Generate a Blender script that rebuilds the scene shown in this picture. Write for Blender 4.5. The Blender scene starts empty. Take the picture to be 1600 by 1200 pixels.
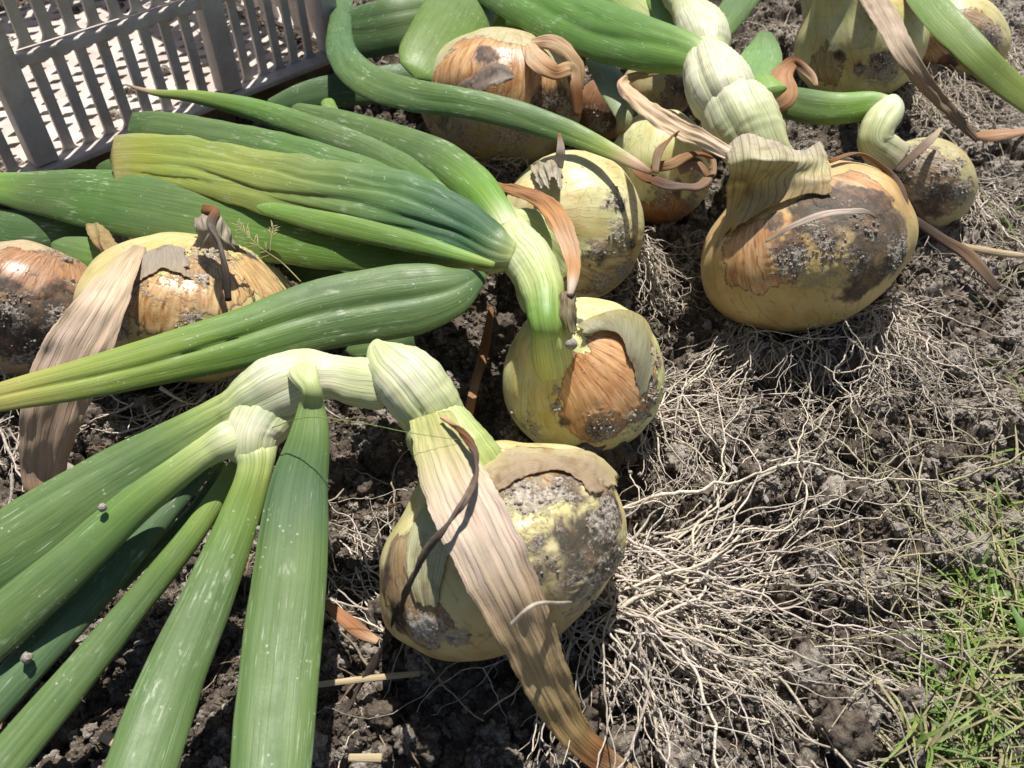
import bpy, math, random
import numpy as np
from mathutils import Vector, Matrix

random.seed(7); RNG = np.random.default_rng(7)
SC = bpy.context.scene
COL = SC.collection
R = math.radians

# ------------------------------------------------------------------ camera, world, sun, exposure
F_PX = 1300.0; CAM_H = 0.36; PITCH = R(45)
cam_d = bpy.data.cameras.new('camera'); cam = bpy.data.objects.new('camera', cam_d); COL.objects.link(cam)
cam.location = (0, 0, CAM_H); cam.rotation_euler = (R(90) - PITCH, 0, 0)
cam_d.sensor_width = 36; cam_d.lens = 36 * F_PX / 1600; cam_d.clip_start = 0.01; cam_d.clip_end = 500
SC.camera = cam
cam_d.dof.use_dof = True; cam_d.dof.focus_distance = .43; cam_d.dof.aperture_fstop = 20

SUN_EL, SUN_AZ = 70, 8          # azimuth clockwise from +Y
w = bpy.data.worlds.new('World'); SC.world = w; w.use_nodes = True
wn = w.node_tree; sky = wn.nodes.new('ShaderNodeTexSky'); sky.sky_type = 'NISHITA'; sky.sun_disc = False
sky.sun_elevation = R(SUN_EL); sky.sun_rotation = R(SUN_AZ)
wn.links.new(sky.outputs[0], wn.nodes['Background'].inputs[0]); wn.nodes['Background'].inputs[1].default_value = 0.055
sd = bpy.data.lights.new('sun', 'SUN'); sd.energy = 5.0; sd.angle = R(0.5); sd.color = (1, .965, .91)
sun = bpy.data.objects.new('sun', sd); COL.objects.link(sun)
sv = Vector((math.sin(R(SUN_AZ)) * math.cos(R(SUN_EL)), math.cos(R(SUN_AZ)) * math.cos(R(SUN_EL)), math.sin(R(SUN_EL))))
sun.rotation_euler = sv.to_track_quat('Z', 'Y').to_euler()
SC.view_settings.view_transform = 'Standard'; SC.view_settings.look = 'None'
SC.view_settings.exposure = 0.3; SC.view_settings.gamma = 1; SC.view_settings.use_curve_mapping = False
SC.render.engine = 'CYCLES'

# ------------------------------------------------------------------ geometry helpers
CF = np.array([0, math.cos(PITCH), -math.sin(PITCH)]); CU = np.array([0, math.sin(PITCH), math.cos(PITCH)]); CR = np.array([1., 0, 0])
CP = np.array([0, 0, CAM_H])
def at(px, py, h):               # point of the place at height h (metres) seen at this spot of the photograph
    d = CF + (px - 800) / F_PX * CR - (py - 600) / F_PX * CU
    return CP + d * ((h - CAM_H) / d[2])
def unit(v): v = np.asarray(v, float); return v / (np.linalg.norm(v, axis=-1, keepdims=True) + 1e-12)
def scale_at(p): return float(np.dot(np.asarray(p) - CP, CF)) / F_PX      # metres per photo pixel there
def project(P):
    q = P - CP; z = q @ CF
    return 800 + F_PX * (q @ CR) / z, 600 - F_PX * (q @ CU) / z, z

def _h(i, j, k, s):
    h = (i * 374761393 + j * 668265263 + k * 2147483647 + s * 1274126177) & 0xffffffff
    h = ((h ^ (h >> 13)) * 1274126177) & 0xffffffff
    return h ^ (h >> 16)
def noise(P, seed=0):            # gradient noise, about -1..1
    P = np.asarray(P, float)
    if P.shape[-1] == 2: P = np.concatenate([P, np.zeros(P.shape[:-1] + (1,))], -1)
    i = np.floor(P).astype(np.int64); f = P - i; u = f * f * f * (f * (f * 6 - 15) + 10)
    out = 0
    for a in (0, 1):
        wa = u[..., 0] if a else 1 - u[..., 0]
        for b in (0, 1):
            wb = u[..., 1] if b else 1 - u[..., 1]
            for c in (0, 1):
                wc = u[..., 2] if c else 1 - u[..., 2]
                h = _h(i[..., 0] + a, i[..., 1] + b, i[..., 2] + c, seed)
                g = (((h & 1023) / 511.5 - 1) * (f[..., 0] - a) + (((h >> 10) & 1023) / 511.5 - 1) * (f[..., 1] - b)
                     + (((h >> 20) & 1023) / 511.5 - 1) * (f[..., 2] - c))
                out = out + wa * wb * wc * g
    return out * 1.6
def fbm(P, o=4, seed=0, g=.5):
    P = np.asarray(P, float); s = 0; a = 1; n = 0
    for k in range(o):
        s = s + a * noise(P * 2 ** k, seed + 17 * k); n += a; a *= g
    return s / n

ORIGIN = {}
def tag(o, label=None, cat=None, group=None, kind=None):
    if label: o['label'] = label
    if cat: o['category'] = cat
    if group: o['group'] = group
    if kind: o['kind'] = kind
    return o
def thing(name, loc, label, cat, group=None):
    o = bpy.data.objects.new(name, None); COL.objects.link(o); o.location = Vector([float(x) for x in loc]); o.empty_display_size = .01
    ORIGIN[o.name] = np.array(loc, float)
    return tag(o, label, cat, group)
def mk(name, V, Fc, mat, parent=None, attrs=None, smooth=True, origin=None):
    """one mesh object; V world coordinates; Fc (M,3|4) array or list of arrays"""
    V = np.asarray(V, float)
    if parent is not None: org = ORIGIN[parent.name]
    else: org = np.array(origin if origin is not None else (0, 0, 0), float)
    faces = Fc if isinstance(Fc, list) else [Fc]
    faces = [np.asarray(f, np.int32) for f in faces if len(f)]
    me = bpy.data.meshes.new(name)
    me.vertices.add(len(V)); me.vertices.foreach_set('co', (V - org).astype(np.float32).ravel())
    lv = np.concatenate([f.ravel() for f in faces]); cnt = np.concatenate([np.full(len(f), f.shape[1], np.int32) for f in faces])
    me.loops.add(len(lv)); me.loops.foreach_set('vertex_index', lv)
    me.polygons.add(len(cnt)); me.polygons.foreach_set('loop_start', np.concatenate([[0], np.cumsum(cnt)[:-1]]).astype(np.int32))
    me.polygons.foreach_set('loop_total', cnt)
    me.polygons.foreach_set('use_smooth', np.full(len(cnt), smooth, bool))
    me.update(calc_edges=True)
    for k, a in (attrs or {}).items():
        a = np.asarray(a, np.float32)
        if a.ndim == 1: at_ = me.attributes.new(k, 'FLOAT', 'POINT'); at_.data.foreach_set('value', a)
        elif k.startswith('uv'): at_ = me.attributes.new(k, 'FLOAT_VECTOR', 'POINT'); at_.data.foreach_set('vector', a.ravel())
        else:
            at_ = me.attributes.new(k, 'FLOAT_COLOR', 'POINT')
            at_.data.foreach_set('color', np.concatenate([a, np.ones((len(a), 1), np.float32)], 1).ravel())
    if mat: me.materials.append(mat)
    o = bpy.data.objects.new(name, me); COL.objects.link(o)
    if parent is not None: o.parent = parent
    else: o.location = Vector([float(x) for x in org])
    ORIGIN[o.name] = org
    return o
def grid_faces(nu, nv, off=0):
    a = (np.arange(nu - 1)[:, None] * nv + np.arange(nv - 1)[None, :]).ravel() + off
    return np.stack([a, a + nv, a + nv + 1, a + 1], 1)
def crom(C, n):                  # Catmull-Rom through rows of C, n samples
    C = np.asarray(C, float); m = len(C)
    P = np.vstack([2 * C[0] - C[1], C, 2 * C[-1] - C[-2]])
    seg = np.linalg.norm(np.diff(C[:, :3], axis=0), axis=1); cs = np.concatenate([[0], np.cumsum(seg)])
    t = np.linspace(0, cs[-1], n); k = np.clip(np.searchsorted(cs, t, 'right') - 1, 0, m - 2)
    f = ((t - cs[k]) / np.maximum(seg[k], 1e-9))[:, None]
    a, b, c, d = P[k], P[k + 1], P[k + 2], P[k + 3]
    return .5 * (2 * b + (c - a) * f + (2 * a - 5 * b + 4 * c - d) * f ** 2 + (3 * b - a - 3 * c + d) * f ** 3)

# ------------------------------------------------------------------ materials
class NT:
    def __init__(s, name):
        s.m = bpy.data.materials.new(name); s.m.use_nodes = True; s.t = s.m.node_tree
        s.b = s.t.nodes['Principled BSDF']
    def n(s, ty, **kw):
        nd = s.t.nodes.new('ShaderNode' + ty)
        for k, v in kw.items():
            if k.startswith('i_'):
                key = k[2:]; key = int(key) if key.isdigit() else key.replace('_', ' ')
                s.set(nd.inputs[key], v)
            else: setattr(nd, k, v)
        return nd
    def set(s, sock, v):
        if hasattr(v, 'is_output') or isinstance(v, bpy.types.NodeSocket): s.t.links.new(v, sock)
        else:
            if isinstance(v, (tuple, list)) and len(v) == 3 and sock.type == 'RGBA': v = (*v, 1)
            sock.default_value = v
    def attr(s, name, out='Fac', ty='GEOMETRY'):
        return s.n('Attribute', attribute_name=name, attribute_type=ty).outputs[out]
    def math(s, op, a, b=0.0, c=0.0):
        nd = s.n('Math', operation=op, i_0=a, i_1=b)
        if op in ('MULTIPLY_ADD',): s.set(nd.inputs[2], c)
        return nd.outputs[0]
    def mul(s, a, b): return s.math('MULTIPLY', a, b)
    def add(s, a, b): return s.math('ADD', a, b)
    def step(s, v, lo, hi, a=0.0, b=1.0):
        nd = s.n('MapRange', interpolation_type='SMOOTHSTEP'); s.set(nd.inputs[0], v)
        for i, x in zip((1, 2, 3, 4), (lo, hi, a, b)): s.set(nd.inputs[i], x)
        return nd.outputs[0]
    def mix(s, f, a, b, mode='MIX'):
        nd = s.n('Mix', data_type='RGBA', blend_type=mode); s.set(nd.inputs[0], f); s.set(nd.inputs[6], a); s.set(nd.inputs[7], b)
        return nd.outputs[2]
    def noise(s, vec, scale, detail=4.0, rough=.55, dist=0.0):
        nd = s.n('TexNoise'); s.set(nd.inputs['Vector'], vec); s.set(nd.inputs['Scale'], scale)
        s.set(nd.inputs['Detail'], detail); s.set(nd.inputs['Roughness'], rough); s.set(nd.inputs['Distortion'], dist)
        return nd.outputs[0]
    def vmul(s, v, k):
        nd = s.n('VectorMath', operation='MULTIPLY', i_0=v, i_1=k); return nd.outputs[0]
    def bump(s, h, dist, strength=1.0, normal=None):
        nd = s.n('Bump'); s.set(nd.inputs['Height'], h); nd.inputs['Distance'].default_value = dist; s.set(nd.inputs['Strength'], strength)
        if normal is not None: s.set(nd.inputs['Normal'], normal)
        return nd.outputs[0]
    def out(s, col, rough, normal=None, spec=.5, sss=0, rad=(.5, .4, .2), sc=.004, **kw):
        s.set(s.b.inputs['Base Color'], col); s.set(s.b.inputs['Roughness'], rough); s.set(s.b.inputs['Specular IOR Level'], spec)
        if normal is not None: s.set(s.b.inputs['Normal'], normal)
        if sss: s.b.inputs['Subsurface Weight'].default_value = sss; s.b.inputs['Subsurface Radius'].default_value = rad; s.b.inputs['Subsurface Scale'].default_value = sc
        for k, v in kw.items(): s.set(s.b.inputs[k.replace('_', ' ')], v)
        return s.m

def mat_leaf(name, dry=False):
    s = NT(name)
    uv = s.attr('uvp', 'Vector'); col = s.attr('Col', 'Color'); vein = s.attr('vein')
    pos = s.n('NewGeometry').outputs['Position']
    fine = s.noise(s.vmul(uv, (22, 1100, 1)), 1, 3, .6)
    mid = s.noise(s.vmul(uv, (14, 260, 1)), 1, 3, .6)
    big = s.noise(s.vmul(uv, (30, 70, 1)), 1, 4, .6)
    # vein lines, wandering a little
    warp = s.noise(s.vmul(uv, (35, 60, 1)), 1, 2, .5)
    sep = s.n('SeparateXYZ', i_0=uv)
    ph = s.add(s.mul(sep.outputs[1], 2 * math.pi / .0016), s.mul(warp, 6.0))
    line = s.step(s.math('SINE', ph), .6, 1.0)
    brk = s.step(s.noise(s.vmul(uv, (60, 500, 1)), 1, 2), .35, .6)
    line = s.mul(line, brk)
    c = s.mix(s.step(fine, .32, .7), s.mix(1.0, col, (.84, .87, .8), 'MULTIPLY'), s.mix(1.0, col, (1.15, 1.1, 1.18), 'MULTIPLY'))
    c = s.mix(s.mul(s.step(mid, .42, .72), .3 if not dry else .35), c, s.mix(1.0, c, (1.35, 1.18, .8) if not dry else (.68, .55, .42), 'MULTIPLY'))
    c = s.mix(s.mul(s.step(big, .5, .75), .5), c, s.mix(1.0, c, (.7, .8, 1.0) if not dry else (1.5, 1.5, 1.6), 'MULTIPLY'))
    lc = s.mix(1.0, c, (.52, .68, .28) if not dry else (.45, .3, .2), 'MULTIPLY')
    c = s.mix(s.mul(line, s.mul(vein, .85)), c, lc)
    nv = s.math('SUBTRACT', 1.0, vein)
    if not dry:
        # scuffed wax bloom, flecks and pale dots, scattered unevenly
        area = s.step(s.noise(s.vmul(uv, (22, 45, 1)), 1, 4, .65), .52, .66)
        fl = s.step(s.noise(s.vmul(uv, (110, 620, 1)), 1, 5, .7), .52, .66)
        c = s.mix(s.mul(s.mul(fl, area), s.mul(nv, .75)), c, (.48, .55, .38))
        scr = s.step(s.noise(s.vmul(uv, (60, 1500, 1)), 1, 2, .5), .64, .72)
        c = s.mix(s.mul(s.mul(scr, s.step(s.noise(s.vmul(uv, (40, 90, 1)), 1, 3, .6), .45, .6)), s.mul(nv, .6)), c, (.5, .56, .4))
        vo = s.n('TexVoronoi', i_Scale=330.0); s.set(vo.inputs['Vector'], pos)
        dot = s.step(vo.outputs['Distance'], .12, .2, 1., 0.); dot = s.mul(dot, s.step(s.noise(pos, 60, 3), .55, .62))
        c = s.mix(s.mul(dot, .7), c, (.5, .5, .4))
    dust = s.mul(s.step(s.noise(pos, 38, 5, .7), .55, .75), .4 if dry else .14)
    c = s.mix(dust, c, (.34, .29, .23))
    h = s.add(s.mul(fine, .5), s.add(s.mul(mid, .8), s.mul(line, .35)))
    b = s.bump(h, .00020 if not dry else .0007, .7)
    b = s.bump(s.noise(pos, 900, 3), .0001, .5, b)
    rough = s.step(s.noise(pos, 120, 3), .3, .8, .44, .62) if not dry else .82
    return s.out(c, rough, b, .42 if not dry else .2, sss=.12 if not dry else 0, rad=(.4, .7, .2), sc=.003)
M_LEAF = mat_leaf('green onion leaf'); M_DRY = mat_leaf('dry leaf', True)

def mat_bulb():
    s = NT('onion bulb')
    uv = s.attr('uvp', 'Vector'); pos = s.n('NewGeometry').outputs['Position']
    base = s.attr('base_col', 'Color'); skin = s.attr('skin_col', 'Color')
    ms, md, mi = s.attr('m_skin'), s.attr('m_dark'), s.attr('m_dirt')
    sep = s.n('SeparateXYZ', i_0=uv)
    warp = s.noise(s.vmul(uv, (8, 3, 1)), 1, 3, .5)
    a = s.add(s.mul(sep.outputs[0], 2 * math.pi * 42), s.mul(warp, 8.0))
    line = s.mul(s.step(s.math('SINE', a), .82, 1.0), s.step(s.noise(s.vmul(uv, (30, 6, 1)), 1, 2), .4, .62))
    fib = s.noise(s.vmul(uv, (190, 3.2, 1)), 1, 4, .6)
    n1 = s.noise(pos, 46, 6, .62, .6); n2 = s.noise(pos, 170, 5, .65); n3 = s.noise(pos, 620, 4, .7)
    tone = s.step(s.noise(s.vmul(uv, (16, 2.2, 1)), 1, 3), .3, .75)
    bc = s.mix(tone, s.mix(1.0, base, (.86, .87, .74), 'MULTIPLY'), s.mix(1.0, base, (1.12, 1.1, 1.25), 'MULTIPLY'))
    bc = s.mix(s.mul(line, .6), bc, s.mix(1.0, bc, (.6, .58, .34), 'MULTIPLY'))
    bc = s.mix(s.step(s.noise(pos, 30, 4, .6), .46, .7), bc, s.mix(1.0, bc, (.92, .74, .6), 'MULTIPLY'))
    sc_ = s.mix(s.step(fib, .3, .7), s.mix(1.0, skin, (.74, .62, .5), 'MULTIPLY'), s.mix(1.0, skin, (1.2, 1.3, 1.5), 'MULTIPLY'))
    sc_ = s.mix(s.step(n1, .44, .72), sc_, s.mix(1.0, sc_, (.82, .62, .45), 'MULTIPLY'))
    sc_ = s.mix(s.mul(line, .8), sc_, s.mix(1.0, sc_, (.5, .33, .2), 'MULTIPLY'))
    fe = s.noise(s.vmul(uv, (22, 2.2, 1)), 1, 5, .6)
    nn = s.add(s.mul(s.math('SUBTRACT', n1, .5), 1.0), s.add(s.mul(s.math('SUBTRACT', n2, .5), .5), s.mul(s.math('SUBTRACT', fe, .5), 1.6)))
    ks = s.step(s.add(ms, nn), .0, .035)
    rim = s.mul(s.step(s.add(ms, nn), -.03, .0), s.step(s.add(ms, nn), .03, .1, 1., 0.))
    c = s.mix(ks, bc, sc_)
    c = s.mix(s.mul(rim, .6), c, (.1, .07, .045))
    kd = s.step(s.add(md, s.mul(nn, 1.4)), .0, .5)
    dk = s.mix(s.step(s.noise(pos, 90, 6, .7), .46, .68), (.022, .018, .016), (.21, .11, .06))
    c = s.mix(s.mul(kd, .92), c, dk)
    dn = s.add(s.mul(s.math('SUBTRACT', n1, .5), 1.9), s.add(s.mul(s.math('SUBTRACT', n2, .5), 2.6), s.add(s.mul(s.math('SUBTRACT', n3, .5), 2.2), s.mul(s.math('SUBTRACT', fe, .5), 1.2))))
    ki = s.step(s.add(s.mul(mi, .8), dn), .1, .75)
    dirt = s.mix(s.step(n3, .3, .7), (.25, .21, .165), (.64, .56, .46))
    c = s.mix(ki, c, dirt)
    spk = s.mul(s.step(n3, .66, .74), s.step(n1, .42, .6)); c = s.mix(s.mul(spk, .65), c, (.08, .06, .045))
    film = s.step(s.noise(pos, 26, 5, .6), .42, .7); c = s.mix(s.mul(film, s.step(n3, .35, .6, .05, .34)), c, (.38, .32, .25))
    crk = s.n('TexVoronoi', feature='DISTANCE_TO_EDGE', i_Scale=1.0); s.set(crk.inputs['Vector'], s.n('VectorMath', operation='ADD', i_0=s.vmul(uv, (13, 3.0, 1)), i_1=s.n('TexNoise', i_Vector=pos, i_Scale=60.0).outputs['Color']).outputs[0])
    ck = s.mul(s.step(crk.outputs['Distance'], .0, .03, 1., 0.), s.step(s.noise(pos, 40, 3), .5, .62)); c = s.mix(s.mul(ck, .32), c, (.14, .09, .055))
    h = s.add(s.mul(ks, .3), s.add(s.mul(ki, s.add(.3, s.mul(n3, 1.0))), s.add(s.mul(line, .05), s.add(s.mul(fib, .12), s.mul(n2, .12)))))
    b = s.bump(h, .0013, .75)
    rg = s.mix(ki, s.mix(kd, s.mix(ks, (.40, .40, .40), (.36, .36, .36)), (.7, .7, .7)), (.95, .95, .95))
    return s.out(c, rg, b, .5, sss=.35, rad=(.9, .65, .3), sc=.006)
M_BULB = mat_bulb()

def mat_soil(name, instanced=False):
    s = NT(name); geo = s.n('NewGeometry'); pos = geo.outputs['Position']
    dry = s.attr('dry') if not instanced else s.attr('dry', ty='INSTANCER')
    n1 = s.noise(pos, 34, 6, .65); n2 = s.noise(pos, 210, 5, .7); n3 = s.noise(pos, 1100, 4, .7)
    c = s.mix(s.step(n2, .3, .7), (.07, .054, .041), (.20, .163, .127))
    c = s.mix(s.step(n3, .3, .75), s.mix(1., c, (.75, .75, .75), 'MULTIPLY'), s.mix(1., c, (1.3, 1.3, 1.3), 'MULTIPLY'))
    k = s.step(s.add(dry, s.add(s.mul(s.math('SUBTRACT', n1, .5), 1.4), s.mul(s.math('SUBTRACT', n2, .5), 1.2))), .35, .75)
    c = s.mix(k, c, s.mix(s.step(n3, .3, .7), (.26, .225, .185), (.52, .465, .40)))
    b = s.bump(s.add(s.mul(n2, 1.0), s.mul(n3, .45)), .0022, .9)
    return s.out(c, .96, b, .15)
M_SOIL = mat_soil('garden soil'); M_CRUMB = mat_soil('loose soil crumbs', True)

def mat_simple(name, rough=.85, sc=300, var=.35, bump=.0006, spec=.25, trans=0.0):
    s = NT(name); pos = s.n('NewGeometry').outputs['Position']; col = s.attr('Col', 'Color')
    n = s.noise(pos, sc, 4, .65); n2 = s.noise(pos, sc * 5, 3, .6)
    c = s.mix(s.step(n, .3, .7), s.mix(1., col, (1 - var,) * 3, 'MULTIPLY'), s.mix(1., col, (1 + var,) * 3, 'MULTIPLY'))
    b = s.bump(s.add(n, s.mul(n2, .5)), bump, .8)
    m = s.out(c, rough, b, spec)
    if trans:
        tr = s.n('BsdfTranslucent'); s.set(tr.inputs[0], c); mx = s.n('MixShader', i_0=trans)
        s.t.links.new(s.b.outputs[0], mx.inputs[1]); s.t.links.new(tr.outputs[0], mx.inputs[2])
        s.t.links.new(mx.outputs[0], s.t.nodes['Material Output'].inputs[0])
    return m
M_ROOT = mat_simple('onion roots', .9, 500, .3, .0006); M_GRASS = mat_simple('grass', .5, 200, .25, .0002, .4, .35)

def mat_paper():
    s = NT('papery onion skin'); uv = s.attr('uvp', 'Vector'); col = s.attr('Col', 'Color'); pos = s.n('NewGeometry').outputs['Position']
    sep = s.n('SeparateXYZ', i_0=uv); warp = s.noise(s.vmul(uv, (3, 1.6, 1)), 1, 3)
    a = s.add(s.mul(sep.outputs[0], 2 * math.pi * 15), s.mul(warp, 9.0))
    line = s.mul(s.step(s.math('SINE', a), .86, 1.), s.attr('vein'))
    f = s.noise(s.vmul(uv, (60, 2.5, 1)), 1, 4, .6)
    c = s.mix(f, s.mix(1., col, (.5, .44, .38), 'MULTIPLY'), s.mix(1., col, (1.35, 1.35, 1.4), 'MULTIPLY'))
    c = s.mix(line, c, s.mix(1., c, (.42, .3, .2), 'MULTIPLY'))
    c = s.mix(s.mul(s.step(s.noise(pos, 70, 5, .7), .5, .68), .6), c, s.mix(1., c, (.55, .42, .32), 'MULTIPLY'))
    c = s.mix(s.mul(s.step(s.noise(pos, 160, 6, .75), .54, .66), .6), c, (.42, .36, .29))
    b = s.bump(s.add(f, s.mul(line, -.4)), .0004, .6)
    m = s.out(c, .5, b, .4)
    tr = s.n('BsdfTranslucent'); s.set(tr.inputs[0], c); mx = s.n('MixShader', i_0=.3)
    s.t.links.new(s.b.outputs[0], mx.inputs[1]); s.t.links.new(tr.outputs[0], mx.inputs[2])
    s.t.links.new(mx.outputs[0], s.t.nodes['Material Output'].inputs[0])
    return m
M_PAPER = mat_paper()
def mat_crate():
    s = NT('weathered grey plastic'); pos = s.n('NewGeometry').outputs['Position']
    n = s.noise(pos, 30, 6, .65); n2 = s.noise(pos, 300, 4, .65)
    c = s.mix(s.step(n, .35, .7), (.64, .575, .52), (.47, .40, .34))
    c = s.mix(s.mul(s.step(n2, .55, .75), .35), c, (.26, .2, .15))
    return s.out(c, .55, s.bump(n2, .0004, .6), .4)
M_CRATE = mat_crate()
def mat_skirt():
    s = NT('mottled brown plastic'); pos = s.n('NewGeometry').outputs['Position']; n = s.noise(pos, 60, 5, .65)
    return s.out(s.mix(s.step(n, .3, .7), (.36, .27, .18), (.2, .13, .08)), .7, s.bump(n, .0006, .6), .3)  # mottled brown, darker than the rest of the crate plastic
M_SKIRT = mat_skirt()

# ------------------------------------------------------------------ ground: one sheet, modelled clods, out to the horizon
GX0, GX1, GY0, GY1, GS = -.68, .68, .06, 1.1, .001
nx, ny = int((GX1 - GX0) / GS), int((GY1 - GY0) / GS)
gx = GX0 + np.arange(nx) * GS; gy = GY0 + np.arange(ny) * GS
XX, YY = np.meshgrid(gx, gy, indexing='ij')
PP = np.stack([XX, YY], -1)
base_h = (.010 * fbm(PP * 9, 3, 3) + .005 * noise(PP * 34, 8)).astype(np.float32)
# the bulbs have settled: soil is heaped a little round each of them
for bx, by, bh, br in ((787, 858, 4.8, 206), (910, 588, 4.1, 128), (892, 356, 4.6, 117), (1256, 388, 5.2, 164), (1446, 288, 3.4, 68), (1345, 66, 4.4, 98), (1500, 60, 3.2, 60), (782, 160, 4.2, 126), (1032, 262, 4, 80), (305, 482, 4.3, 168), (46, 484, 4.2, 120)):
    q = at(bx, by, bh / 100); rr_ = br * scale_at(q)
    dd = np.hypot(XX - q[0], YY - q[1]) / rr_
    base_h += (.009 * np.exp(-((dd - .85) / .22) ** 2) * (1 + .6 * noise(PP * 60, 51))).astype(np.float32)
jit = .35 * noise(PP * 330, 21) + .25 * noise(PP * 130, 22)
HF = base_h - .004
N1 = [(1500, .006, .017), (6500, .003, .0065), (34000, .0013, .003)]
for cnt, r0, r1 in N1:
    cx = RNG.uniform(GX0, GX1, cnt); cy = RNG.uniform(GY0, GY1, cnt); rr = r0 + (r1 - r0) * RNG.random(cnt) ** 2.2
    lift = RNG.uniform(-.5, .32, cnt)
    for x, y, r, l in zip(cx, cy, rr, lift):
        i = int((x - GX0) / GS); j = int((y - GY0) / GS); k = int(r / GS) + 2
        i0, i1, j0, j1 = max(0, i - k), min(nx, i + k + 1), max(0, j - k), min(ny, j + k + 1)
        if i1 <= i0 or j1 <= j0: continue
        ii = min(max(i, 0), nx - 1); jj = min(max(j, 0), ny - 1)
        d2 = ((XX[i0:i1, j0:j1] - x) ** 2 + (YY[i0:i1, j0:j1] - y) ** 2) / r ** 2
        d2 = d2 * (1 + jit[i0:i1, j0:j1])
        b0 = base_h[ii, jj] if r > .003 else HF[ii, jj] - .0006
        z = b0 + l * r + r * np.sqrt(np.clip(1 - d2, 0, 1)) * .9
        sub = HF[i0:i1, j0:j1]
        m = d2 < 1
        sub[m] = np.maximum(sub[m], z[m])
HF += (.0007 * noise(PP * 420, 31) + .0009 * noise(PP * 190, 33)).astype(np.float32)
def gh(x, y):
    i = np.clip((np.asarray(x) - GX0) / GS, 0, nx - 1.001); j = np.clip((np.asarray(y) - GY0) / GS, 0, ny - 1.001)
    a = i.astype(int); b = j.astype(int); f = i - a; g = j - b
    return (HF[a, b] * (1 - f) * (1 - g) + HF[a + 1, b] * f * (1 - g) + HF[a, b + 1] * (1 - f) * g + HF[a + 1, b + 1] * f * g)
def dryness(x, y):
    P = np.stack([x, y], -1); q = np.concatenate([P, np.zeros_like(P[..., :1])], -1)
    px, py, _ = project(q)
    return .26 + .36 * fbm(P * 22, 3, 77) + .26 * np.clip((px - 1330) / 200, 0, 1) + .1 * np.clip((350 - py) / 200, 0, 1)
xs = np.arange(GX0 + .002, GX1 - .002, .0015)
ys = [GY0 + .002]
while ys[-1] < GY1 - .004: ys.append(ys[-1] + .0010 + .0011 * (ys[-1] - .1))
ys = np.array(ys)
far = np.array([.02, .05, .1, .2, .4, .8, 1.6, 3, 6, 12, 25, 60, 150])
ax = np.concatenate([xs[0] - far[::-1], xs, xs[-1] + far]); ay = np.concatenate([ys[0] - far[::-1], ys, ys[-1] + far])
GXm, GYm = np.meshgrid(ax, ay, indexing='ij')
Z = gh(GXm, GYm); edge = (GXm < xs[0]) | (GXm > xs[-1]) | (GYm < ys[0]) | (GYm > ys[-1])
Z = np.where(edge, .006 * noise(np.stack([GXm, GYm], -1) * 4, 3), Z)
V = np.stack([GXm, GYm, Z], -1).reshape(-1, 3)
dr = np.clip(dryness(GXm, GYm) + .25 * np.clip((Z - .004) / .01, -1, 1), 0, 1)
g = mk('soil', V, grid_faces(len(ax), len(ay)), M_SOIL, attrs={'dry': dr.ravel()}); tag(g, kind='structure')

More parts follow.
